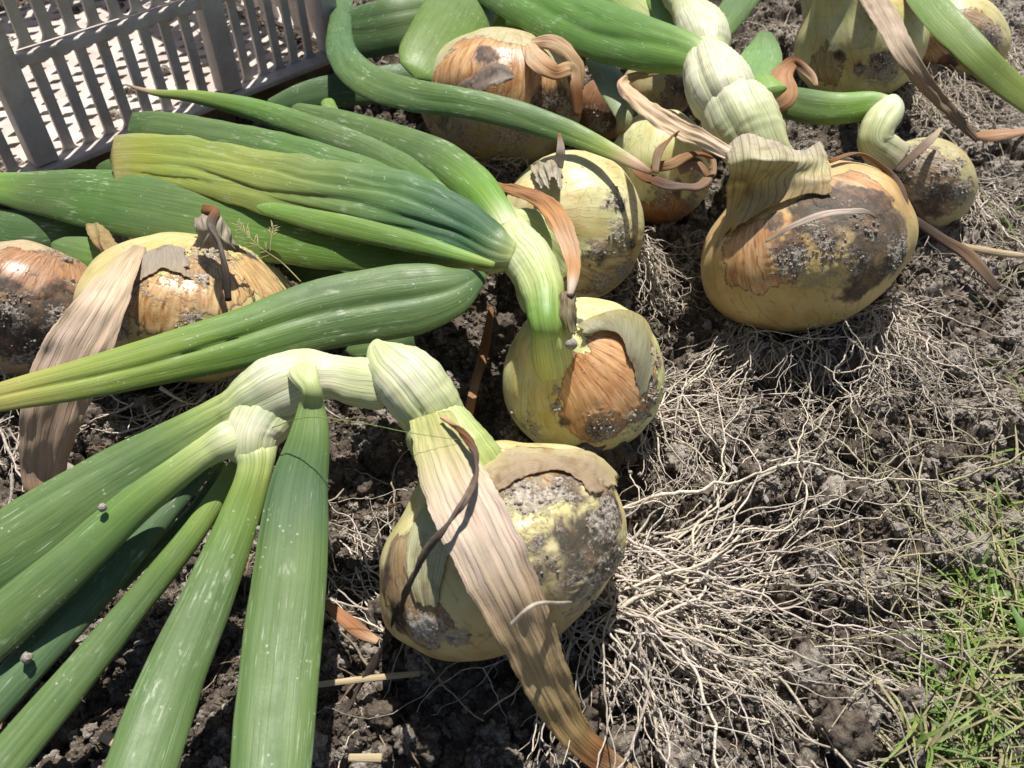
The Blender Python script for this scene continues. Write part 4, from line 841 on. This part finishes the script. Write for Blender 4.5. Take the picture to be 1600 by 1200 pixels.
# ---- J, K, L, O: back middle
J = plant(780, 160, 4, 'onion with peeling orange and grey skin behind the long curved green leaf')
SURF = bulb(J, 782, 160, 4.2, (.15, .95, -.15), 126, 102, (.54, .48, .27), (.62, .37, .16), skin_p=[(740, 100, 60, 1.3), (820, 110, 50, 1.3), (860, 140, 50, 1.2), (800, 150, 40, 1)],
     dark_p=[(870, 170, 46, .9), (760, 85, 22, 1), (700, 190, 26, .6)], dirt_p=[(880, 190, 50, .9), (720, 210, 40, .9), (800, 215, 50, 1.1), (670, 180, 20, .8)], seed=71, crumbs_n=240, neck=.02, res=(200, 140))
sheet('outer_skin', [[(800, 108, 9.6), (772, 98, 9.8), (735, 118, 9), (706, 138, 8)], [(812, 118, 10), (780, 118, 10.2), (745, 130, 9.6), (715, 145, 8.5)], [(802, 124, 9.9), (770, 138, 9.8), (750, 152, 9.1), (728, 152, 8.6)]], [(.3, .24, .18), (.16, .12, .09), (.4, .34, .27)], M_PAPER, J, 'peeling grey-brown flap', res=40, ripple=.002)
sweep('dry_leaf', [(828, 70, 9.6, 16, .3, TAN), (840, 94, 9.8, 34, .14, TAN), (868, 112, 9.8, 26, .14, (.4, .22, .1)), (892, 108, 9.4, 22, .2, TAN), (900, 140, 8.4, 20, .3, BRN), (902, 180, 7, 14, .3, BRN)], M_DRY, J, nv=48, corr=.001, lump=.1, label='curled tan dry leaf hooked over its right side')
sweep('dry_leaf', [(830, 66, 9.5, 14, .4, TAN), (866, 68, 9.9, 26, .3, TAN), (900, 98, 9.4, 22, .3, (.4, .26, .14)), (906, 140, 8.2, 12, .3, BRN)], M_DRY, J, nv=32, corr=.001)
roots(J, (800, 245, 1.6), [(700, 270, 1), (780, 300, 1.2), (860, 240, 1), (740, 230, 1)], 60, (.03, .07), r=(.0006, .0012), z_top=.018, jit=.016)
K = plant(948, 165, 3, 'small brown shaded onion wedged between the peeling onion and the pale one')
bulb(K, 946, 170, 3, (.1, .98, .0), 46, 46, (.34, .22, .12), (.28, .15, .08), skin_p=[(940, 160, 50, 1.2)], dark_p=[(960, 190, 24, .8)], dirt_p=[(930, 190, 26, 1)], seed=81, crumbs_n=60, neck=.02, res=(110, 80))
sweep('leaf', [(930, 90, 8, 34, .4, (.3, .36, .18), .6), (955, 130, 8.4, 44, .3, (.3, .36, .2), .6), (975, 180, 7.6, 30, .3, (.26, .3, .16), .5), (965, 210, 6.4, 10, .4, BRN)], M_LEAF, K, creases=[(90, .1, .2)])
Lp = plant(1040, 262, 4, 'pale onion with an orange underside under a knot of brown dry leaves')
bulb(Lp, 1032, 262, 4, (-.1, .98, .0), 80, 84, (.72, .71, .38), (.52, .27, .12), skin_p=[(1050, 335, 40, 1.2), (1010, 335, 24, 1)], dark_p=[(1060, 300, 14, .6)], dirt_p=[(1080, 310, 26, .9), (1035, 310, 24, .7), (1090, 270, 20, .8)], seed=91, crumbs_n=90, neck=.02, res=(170, 120), bumps=.03)
for q in ([(1018, 262, 9.4, 14, .4, BRN), (1050, 256, 9.9, 18, .4, (.34, .2, .1)), (1085, 240, 10, 16, .4, BRN), (1112, 246, 9.6, 10, .4, BRN)],
          [(985, 250, 9, 20, .3, (.4, .26, .16)), (1006, 274, 9.6, 18, .3, BRN), (1050, 290, 9.6, 18, .35, (.14, .1, .08)), (1098, 288, 9.2, 22, .4, (.22, .14, .09)), (1114, 262, 9, 16, .4, (.3, .2, .12)), (1100, 235, 9, 14, .4, (.36, .24, .14))],
          [(1024, 270, 10, 10, .4, (.3, .2, .12)), (1028, 240, 10.6, 14, .4, (.26, .17, .1)), (1050, 214, 10.8, 8, .4, BRN), (1062, 205, 10.8, 4, .4, TAN)],
          [(1060, 262, 9.3, 24, .3, (.36, .24, .14)), (1090, 256, 9.5, 26, .3, (.3, .19, .11)), (1112, 282, 8.6, 18, .35, BRN)]):
    sweep('dry_leaf', q, M_DRY, Lp, nv=36, corr=.0009, edge=.12, lump=.1, twist=1.2)
O = plant(1030, 140, 3.2, 'half-hidden cream onion with dark skin flakes, left of the thick white stem')
bulb(O, 1025, 142, 3, (0, .98, 0.), 56, 48, (.5, .44, .24), (.3, .2, .12), skin_p=[(1060, 150, 30, 1)], dark_p=[(1065, 140, 20, .9)], dirt_p=[(1040, 160, 20, .8)], seed=95, crumbs_n=60, neck=.02, res=(110, 80))
sweep('leaf', [(1060, 60, 7, 50, .5, PALE, .8), (1010, 20, 8, 60, .5, PALE2, .6), (960, -20, 8, 60, .5, GL, .3)], M_LEAF, O)
sweep('leaf', [(1060, 70, 8, 20, .5, PALE2, .8), (1030, 0, 9, 40, .5, GL, .3), (1000, -40, 9, 40, .5, G1)], M_LEAF, O)

# ---- G, N: left
Gp = plant(302, 470, 4, 'yellow-tan onion on the left, half under the long creased leaf, with a shrivelled grey neck')
SURF = bulb(Gp, 305, 482, 4.3, (.18, .92, .15), 168, 106, (.68, .57, .26), (.60, .41, .18), skin_p=[(330, 440, 60, 1.0), (250, 470, 50, .9), (400, 430, 50, 1)],
     dark_p=[(420, 410, 26, .9), (240, 400, 20, .8), (385, 395, 20, .8)], dirt_p=[(260, 405, 44, 1.1), (200, 440, 32, 1.1), (330, 395, 40, .9), (400, 395, 36, 1.2), (160, 500, 24, 1), (425, 415, 26, 1), (300, 500, 24, .8), (320, 440, 20, .8), (185, 510, 26, 1.1)], seed=101, neck=.04, crumbs_n=420, res=(280, 170))
sheet('skin_flap', [[(300, 342, 10.6), (330, 330, 11), (352, 350, 10.6), (360, 366, 10)], [(305, 362, 10.4), (328, 360, 11), (352, 372, 10.6), (375, 385, 9.6)], [(292, 392, 9), (325, 392, 9.6), (355, 395, 9.6), (395, 400, 8.8)]],
      [(.46, .40, .32), (.5, .45, .32), (.46, .4, .3)], M_PAPER, Gp, 'shrivelled grey neck skin', res=44, ripple=.003, jag=.12)
sheet('outer_skin', [[(208, 412, .6), (232, 392, 1), (262, 382, 1.2), (292, 388, .8)], [(196, 436, 1), (226, 416, 1.4), (262, 402, 1.6), (300, 410, 1)], [(190, 462, .4), (222, 442, .7), (262, 428, .7), (304, 436, .4)]], [(.5, .44, .34), (.46, .4, .31), (.5, .4, .24)], M_PAPER, Gp, 'grey dusty skin at the left shoulder', res=50, ripple=.0006, jag=.16, on=SURF)
sweep('withered_strand', [(318, 326, 11.2, 16, .5, BRN), (336, 330, 11.4, 14, .5, BRN), (330, 352, 11.4, 18, .5, (.12, .09, .07)), (344, 385, 11, 16, .5, (.14, .11, .09)), (352, 425, 10.6, 14, .5, DK), (357, 470, 9.6, 10, .5, DK)], M_DRY, Gp, nv=20, lump=.2, twist=3)
sweep('dry_leaf', [(218, 386, 9.2, 20, .2, (.42, .32, .2)), (190, 425, 10, 44, .12, (.62, .48, .32)), (158, 480, 9.8, 72, .09, (.66, .50, .36)), (122, 545, 8.6, 96, .08, (.66, .50, .36)), (92, 610, 7, 96, .08, (.62, .46, .33)), (74, 680, 5, 80, .1, (.58, .42, .29)), (66, 740, 3, 60, .14, (.52, .36, .24)), (68, 775, 2, 40, .2, BRN)], M_DRY, Gp, nv=96, seg=.0015, corr=.0009, edge=.06, lump=0, label='wide tan dried leaf hanging to the soil on the left')
roots(Gp, (330, 610, 1.4), [(220, 740, 2), (330, 700, 2), (160, 700, 1), (250, 660, 1), (400, 640, 1)], 60, (.05, .12), r=(.0005, .001), z_top=.012, jit=.02, single=10)
Np = plant(55, 480, 4, 'dark sooty onion cut off by the left edge of the photo')
bulb(Np, 46, 484, 4.2, (.45, .85, -.15), 120, 100, (.55, .42, .26), (.44, .25, .13), skin_p=[(120, 430, 50, 1.2), (30, 420, 50, 1), (60, 440, 30, 1)], dark_p=[(20, 510, 70, 1.5), (100, 480, 46, 1.3), (60, 540, 60, 1.4), (10, 450, 30, 1)],
     dirt_p=[(100, 400, 26, .8), (130, 450, 20, .8), (20, 480, 30, .7), (100, 500, 26, .6), (60, 560, 40, .7)], seed=111, crumbs_n=260, neck=.02, res=(220, 150))
roots(Np, (20, 640, 1.5), [(20, 760, 2), (80, 780, 1), (-40, 740, 1), (60, 700, 1)], 55, (.04, .1), r=(.0005, .0011), z_top=.02, jit=.02)
sheet('outer_skin', [[(128, 352, 6), (150, 346, 6.4), (172, 362, 6.4)], [(140, 375, 6.6), (165, 380, 7), (190, 385, 7)], [(160, 395, 6.6), (180, 410, 7), (215, 400, 7)]], [(.5, .42, .2), (.48, .36, .16), (.4, .25, .12)], M_PAPER, Np, 'yellow dry skin piece behind', res=36)

# =================================================================== LOOSE LEAVES at the back
def leafthing(label, ctrl, mat=M_LEAF, name='onion_leaf', cat='leaf', group=None, **kw):
    m = ctrl[len(ctrl) // 2]; o = sweep(name, ctrl, mat, None, origin=at(m[0], m[1], m[2] / 100), **kw); tag(o, label, cat, group); return o
leafthing('long green leaf curving from the crate corner across the peeling onion to a tan tip', [(540, -20, 6, 30, .4, G2), (532, 30, 7, 34, .45, G2), (534, 80, 8, 48, .45, (.08, .16, .06)), (570, 122, 9.4, 58, .42, G1), (640, 148, 10.6, 54, .4, G1), (720, 160, 11, 48, .4, (.11, .2, .05)), (800, 178, 11, 46, .4, G1), (880, 204, 10.8, 40, .4, (.12, .2, .05)), (945, 232, 10.6, 28, .4, GY), (990, 255, 10.4, 18, .4, TAN), (1018, 270, 10.2, 8, .5, BRN)], creases=[(80, .18, .15)], nv=56, seg=.002)
leafthing('broad upright green leaf behind the peeling onion', [(768, -60, 8, 120, .4, G1), (735, -10, 8.4, 116, .4, G1), (698, 50, 8.4, 108, .4, (.12, .2, .035)), (668, 95, 8, 96, .36, (.13, .21, .035)), (650, 122, 7.6, 50, .3, GL)], creases=[(100, .05, .3)], tip1=.006, nv=56)
leafthing('wide shaded leaf at the top centre, next to the crate corner', [(532, 50, 5.6, 70, .3, G2), (575, 48, 6, 84, .3, G2), (625, 38, 6.6, 84, .3, G1), (680, 26, 6.6, 74, .3, G1), (740, 10, 6.6, 60, .3, G1)], creases=[(80, .2, .15), (110, .2, .12)], nv=56)  # darker left end: the crate corner's shade put into the leaf colour
leafthing('dark green leaf lying in front of the crate corner', [(420, 168, 3, 24, .4, G2), (480, 150, 3.6, 46, .35, G2), (550, 138, 4, 54, .35, G2), (620, 128, 4, 56, .35, G2), (690, 115, 4, 46, .4, G2)], creases=[(90, .1, .2)])
leafthing('short stub of green leaf standing up between the leaves and the crate', [(512, 160, 6.4, 22, .8, GL), (520, 185, 7, 28, .8, G1), (530, 215, 7, 30, .8, G1)], nv=28)
leafthing('bright green leaf edge behind the broad upright leaf', [(740, 30, 6.4, 60, .3, GL), (790, 18, 6.8, 56, .3, GL), (850, 30, 6.6, 50, .3, G2), (900, 60, 6, 40, .3, G2)], creases=[(90, .15, .2)])
leafthing('dark leaf behind the dark sooty onion at the left edge', [(-60, 350, 4, 70, .4, G2), (20, 362, 4.4, 70, .4, G2), (90, 360, 4.4, 60, .4, G2), (150, 352, 4.2, 50, .4, G2)], creases=[(90, .1, .2)])
leafthing('rounded green leaf end between the two left onions', [(80, 380, 4.6, 26, .6, G1), (120, 392, 5, 52, .5, G1), (160, 402, 5, 56, .5, (.12, .23, .05)), (215, 410, 4.8, 40, .5, G2)], tip0=.01)
leafthing('green leaf behind the square-ended leaf, against the crate', [(150, 262, 4.6, 30, .4, G2), (230, 268, 5, 40, .4, G2), (320, 285, 5.2, 50, .4, G2), (420, 300, 5.2, 50, .4, G2)], tip0=.01)
leafthing('dark green leaf under the creased leaf, left of the middle stem', [(440, 420, 4, 40, .5, G2), (520, 420, 4.4, 50, .5, G2), (600, 430, 4.4, 50, .5, G2)], tip0=.01)
leafthing('green leaf behind the folded neck, above the fan', [(540, 548, 6, 36, .5, G1), (585, 540, 6.4, 44, .5, G1), (640, 520, 6.6, 50, .5, G2)], tip0=.008)
leafthing('curled brown dry leaf between the broad leaf and the pale top onion', [(1196, 165, 8.2, 30, .3, BRN), (1222, 150, 8.8, 44, .25, (.36, .2, .1)), (1222, 118, 9, 34, .25, (.4, .22, .12)), (1240, 98, 9, 18, .3, BRN), (1266, 116, 8.6, 14, .3, (.4, .26, .17)), (1276, 136, 8.2, 6, .4, TAN)], M_DRY, name='dry_leaf', cat='dry leaf', corr=.0012, lump=.1, nv=48)
leafthing('thin dark dry leaf on the soil right of the big onion', [(1420, 338, 3, 14, .4, DK), (1470, 372, 2.6, 16, .4, (.1, .07, .05)), (1515, 400, 2, 20, .3, (.2, .13, .08)), (1560, 452, 1.6, 12, .4, DK)], M_DRY, name='dry_leaf', cat='dry leaf', corr=.0006, nv=24)
leafthing('orange-brown blade of dry leaf beside the shaded roots left of the nearest onion', [(500, 935, 2, 6, .4, BRN), (530, 960, 2.2, 20, .2, (.34, .17, .08)), (560, 985, 2.4, 22, .2, (.3, .15, .07)), (590, 1002, 2.4, 10, .3, TAN)], M_DRY, name='dry_leaf', cat='dry leaf', nv=24)
leafthing('brown strip of dry leaf standing in the gap left of the middle onion', [(768, 480, 3, 8, .3, BRN), (758, 540, 3.2, 16, .2, BRN), (740, 610, 3, 14, .2, (.3, .17, .09)), (728, 670, 2.6, 16, .2, OR), (730, 690, 2.4, 6, .3, BRN)], M_DRY, name='dry_leaf', cat='dry leaf', nv=24, corr=.0005)
leafthing('small orange-tan dry leaf on the root mat at the right', [(1520, 212, 1.6, 8, .3, (.45, .25, .13)), (1550, 212, 1.8, 20, .2, (.5, .3, .18)), (1600, 206, 1.6, 10, .2, (.5, .3, .18))], M_DRY, name='dry_leaf', cat='dry leaf', nv=24, corr=.0005)
for q, lab in (([(1480, 380, 1.6, 8), (1560, 395, 1.7, 12), (1610, 400, 1.4, 6)], 'short tan straw on the soil near the right edge'),
               ([(478, 1072, 1.6, 9), (560, 1062, 1.8, 10), (656, 1052, 2, 9)], 'straight pale straw lying left of the nearest onion'),
               ([(545, 1184, 1.4, 12), (596, 1184, 1.5, 13)], 'short white straw end at the bottom edge'),
               ([(50, 704, 2, 12), (85, 720, 2.2, 16), (118, 738, 2, 14)], 'split grey stick beside the tan leaf on the left'),
               ([(730, 760, 1, 16), (742, 710, 1.6, 16), (735, 672, 2.4, 14)], 'grey broken stalk standing in the gap behind the nearest onion'),
               ([(1130, 716, 1.6, 8), (1190, 772, 1.8, 8), (1202, 790, 1.6, 6)], 'pale purple-grey dry stalk among the middle roots'),
               ([(160, 1148, 1.2, 18), (200, 1172, 1.3, 16), (240, 1205, 1.2, 12)], 'pale flat straw in the shade between two green leaves')):
    c = [(a, b, h, w_, .5, STRAW if 'grey' not in lab else (.34, .31, .28), .4) for a, b, h, w_ in q]
    leafthing(lab, c, M_DRY, name='straw', cat='straw', nv=14, lump=.1)
# pale crumbs resting on the leaves
for (x, y, h, r_, lab) in ((160, 793, 8.65, 7, 'pale crumb of soil on the topmost leaf of the fan'), (405, 826, 8.15, 5, 'tiny pale crumb on the edge of the sixth leaf of the fan'), (42, 1028, 5.25, 9, 'white crumb on the bluish leaf at the left edge'), (893, 538, 10.2, 9, 'dark speckled crumb on the neck of the middle onion'), (1297, 708, 1.6, 5, 'small round white pebble on the soil right of centre')):
    c = at(x, y, h / 100); s_ = r_ * scale_at(c); d = 1 + .35 * noise(ICV * 1.6 + x, 3)
    o = mk('soil_crumb' if 'crumb' in lab else 'pebble', c + ICV * d[:, None] * s_, ICF, M_SOIL, None, {'dry': np.full(len(ICV), 1.0 if 'dark' in lab else 2.0)}, origin=c); tag(o, lab, 'crumb' if 'crumb' in lab else 'pebble')
# grass seed head by the left onion, thin grass blade across the fan
def strand(name, ctrl, rcm, col, label, cat, extra=()):
    P = crom(np.array([at(*c[:2], c[2] / 100) for c in ctrl]), 40); paths = [(P, np.linspace(rcm, rcm * .5, 40) / 100, np.array(col))]
    for k in extra:
        i, ang, L = k; i = min(38, i + random.randint(-1, 1)); ang *= random.uniform(.5, 1.6); L *= random.uniform(.5, 1.4); T = unit(P[min(i + 1, 39)] - P[i]); sd_ = unit(np.cross(T, unit(CP - P[i]))); d = unit(T * math.cos(ang) + sd_ * math.sin(ang))
        q = P[i] + d * np.linspace(0, L, 6)[:, None]; paths.append((q, np.array([.3, .4, .9, 1, .7, .2]) * .00036, np.array(col) * 1.05))
    V, F, C_ = tube_mesh(paths, 5); o = mk(name, V, F, M_GRASS, None, {'Col': C_}, origin=P[0]); return tag(o, label, cat)
strand('grass_stalk', [(470, 440, 9.6), (440, 410, 10), (405, 385, 10.4), (370, 350, 10.6)], .035, (.5, .42, .2), 'thin straw-coloured grass seed head above the left onion', 'grass stalk', [(i, s_ * .6, .006) for i in range(18, 40, 2) for s_ in (-1, 1)])
strand('grass_stalk', [(422, 392, 10.2), (424, 370, 10.6), (428, 352, 10.8)], .03, (.5, .42, .2), 'small side sprig of dry grass next to the seed head', 'grass stalk', [(i, s_ * .6, .004) for i in range(20, 40, 4) for s_ in (-1, 1)])
strand('loose_grass', [(425, 668, 11.2), (480, 652, 12), (560, 660, 12.2), (640, 676, 12.2), (735, 690, 11.4)], .022, (.3, .4, .12), 'hair-thin green grass blade crossing the folded neck', 'grass blade')
strand('grass_stalk', [(1340, 800, 1), (1352, 900, 2.5), (1362, 1000, 2.6), (1372, 1090, 1)], .03, (.45, .4, .2), 'thin upright straw at the edge of the grass, right of centre', 'grass stalk')
strand('grass_stalk', [(1505, 260, 2), (1562, 345, 2.5), (1566, 420, 1), (1600, 470, .5)], .03, (.4, .45, .15), 'thin yellow-green stalk on the soil near the right edge', 'grass stalk')
strand('root_thread', [(800, 975, 9.3), (835, 945, 10), (880, 942, 8), (915, 938, 5), (930, 930, 3)], .085, tuple(RC * 1.05), 'pale root looping over the dried strap leaf of the nearest onion', 'root')

# =================================================================== GRASS
def grass():
    Vs, Fs, Cs, n = [], [], [], 0
    def blade(p, ang, L, w_, lean, col):
        nonlocal n
        m = 9; t = np.linspace(0, 1, m); d = np.array([math.cos(ang), math.sin(ang), 0]); sd_ = np.array([-d[1], d[0], 0])
        out = lean * t ** 1.6 * L; up = L * (t * (1 - .45 * lean * t))
        wob = .1 * L * np.sin(t * 4 + ang * 3)
        P = p + d * out[:, None] + np.array([0, 0, 1.]) * up[:, None] + sd_ * wob[:, None] * .5
        ww = w_ * (1 - t) ** .6 + .00012
        fold = np.array([0, 0, 1.]) * ww[:, None] * .35
        V = np.stack([P - sd_ * ww[:, None], P - fold, P + sd_ * ww[:, None]], 1)
        Vs.append(V.reshape(-1, 3)); i = np.arange(m - 1)[:, None] * 3; j = np.arange(2)[None]
        Fs.append(np.stack([i + j, i + j + 1, i + j + 4, i + j + 3], -1).reshape(-1, 4) + n); Cs.append(np.tile(col, (m * 3, 1))); n += m * 3
    def area(k, xr, yr, Lr, fn=None, tuft=9):
        for _ in range(k):
            x, y = random.uniform(*xr), random.uniform(*yr)
            if fn and not fn(x, y): continue
            c = at(x, y, 0); a0 = random.uniform(0, 6.28)
            for b in range(random.randint(3, tuft)):
                q = c + np.array([random.gauss(0, .004), random.gauss(0, .004), 0]); q[2] = float(gh(q[0], q[1])) - .001
                g_ = random.random(); col = np.array((.12, .23, .045)) * (1 - g_) + np.array((.34, .42, .11)) * g_
                if random.random() < .34: col = np.array((.46, .4, .22)) * random.uniform(.7, 1.1)
                blade(q, random.uniform(0, 6.28), random.uniform(*Lr), random.uniform(.0003, .0011), random.uniform(.5, 1.5), col)
    lim = lambda x, y: x > 1545 - (y - 780) * .33 + 26 * math.sin(y / 31) and x > 1395
    area(105, (1395, 1760), (790, 1330), (.008, .032), lim, 14)
    area(16, (1395, 1700), (940, 1240), (.025, .05), lim, 4)
    area(12, (1540, 1700), (650, 800), (.012, .035), None, 6)
    area(10, (1530, 1680), (330, 640), (.01, .03), None, 4)
    for _ in range(90):       # small broad weed leaves low in the turf
        x, y = random.uniform(1400, 1700), random.uniform(860, 1230)
        if lim(x, y):
            c = at(x, y, 0); c[2] = float(gh(c[0], c[1])) + random.uniform(.001, .006)
            blade(c, random.uniform(0, 6.28), random.uniform(.006, .012), random.uniform(.0016, .003), 1.4, np.array((.15, .27, .06)) * random.uniform(.8, 1.3))
    V = np.concatenate(Vs); o = mk('grass', V, np.concatenate(Fs), M_GRASS, None, {'Col': np.concatenate(Cs)})
    tag(o, 'short bright green grass tufts at the lower right edge of the soil', 'grass', kind='stuff')
    # pale straws and threads of plant litter strewn over the soil
    paths = []
    def litter(k, xr, yr, Lr, rr, cols, zt=.01, wob=.08):
        for _ in range(k):
            c = at(random.uniform(*xr), random.uniform(*yr), 0); c[2] = float(gh(c[0], c[1])) + .001
            P, r_, _ = walk(c, random.uniform(0, 6.28), random.uniform(*Lr), random.uniform(*rr), zt, wob=wob, r1=.5)
            paths.append((P, r_, np.array(random.choice(cols)) * random.uniform(.7, 1.1)))
    litter(80, (0, 640), (620, 1200), (.02, .08), (.0003, .0009), [(.42, .35, .25), (.34, .27, .18), (.22, .15, .1)], wob=.14)
    litter(120, (1350, 1700), (700, 1250), (.03, .1), (.0003, .0007), [(.45, .4, .27), (.4, .37, .2)], .02)
    litter(160, (1300, 1650), (120, 700), (.03, .1), (.0003, .0008), [(.4, .35, .27), (.3, .25, .2)], .012, .16)
    litter(90, (1000, 1500), (500, 1200), (.015, .06), (.0002, .0005), [(.42, .37, .3)], .006, .25)
    litter(70, (560, 1100), (100, 340), (.015, .06), (.0003, .0007), [(.36, .3, .24), (.2, .15, .1)], .01, .25)
    V, F, C_ = tube_mesh(paths, 5); o = mk('plant_litter', V, F, M_ROOT, None, {'Col': C_}); tag(o, 'thin straws and broken rootlets strewn over the soil', 'plant litter', kind='stuff')
grass()

# =================================================================== LOOSE SOIL
a = [scatter_ground(75000, .0005, .0018), scatter_ground(16000, .0014, .0036), scatter_ground(1300, .0035, .010)]
a.append((np.array(ROOT_SOIL), RNG.uniform(.0004, .0014, len(ROOT_SOIL)), RNG.uniform(.75, 1, len(ROOT_SOIL))))
crumbs('soil_crumbs', np.concatenate([q[0] for q in a]), np.concatenate([q[1] for q in a]), np.concatenate([q[2] for q in a]),
       'loose brown and pale grey crumbs of soil all over the ground')
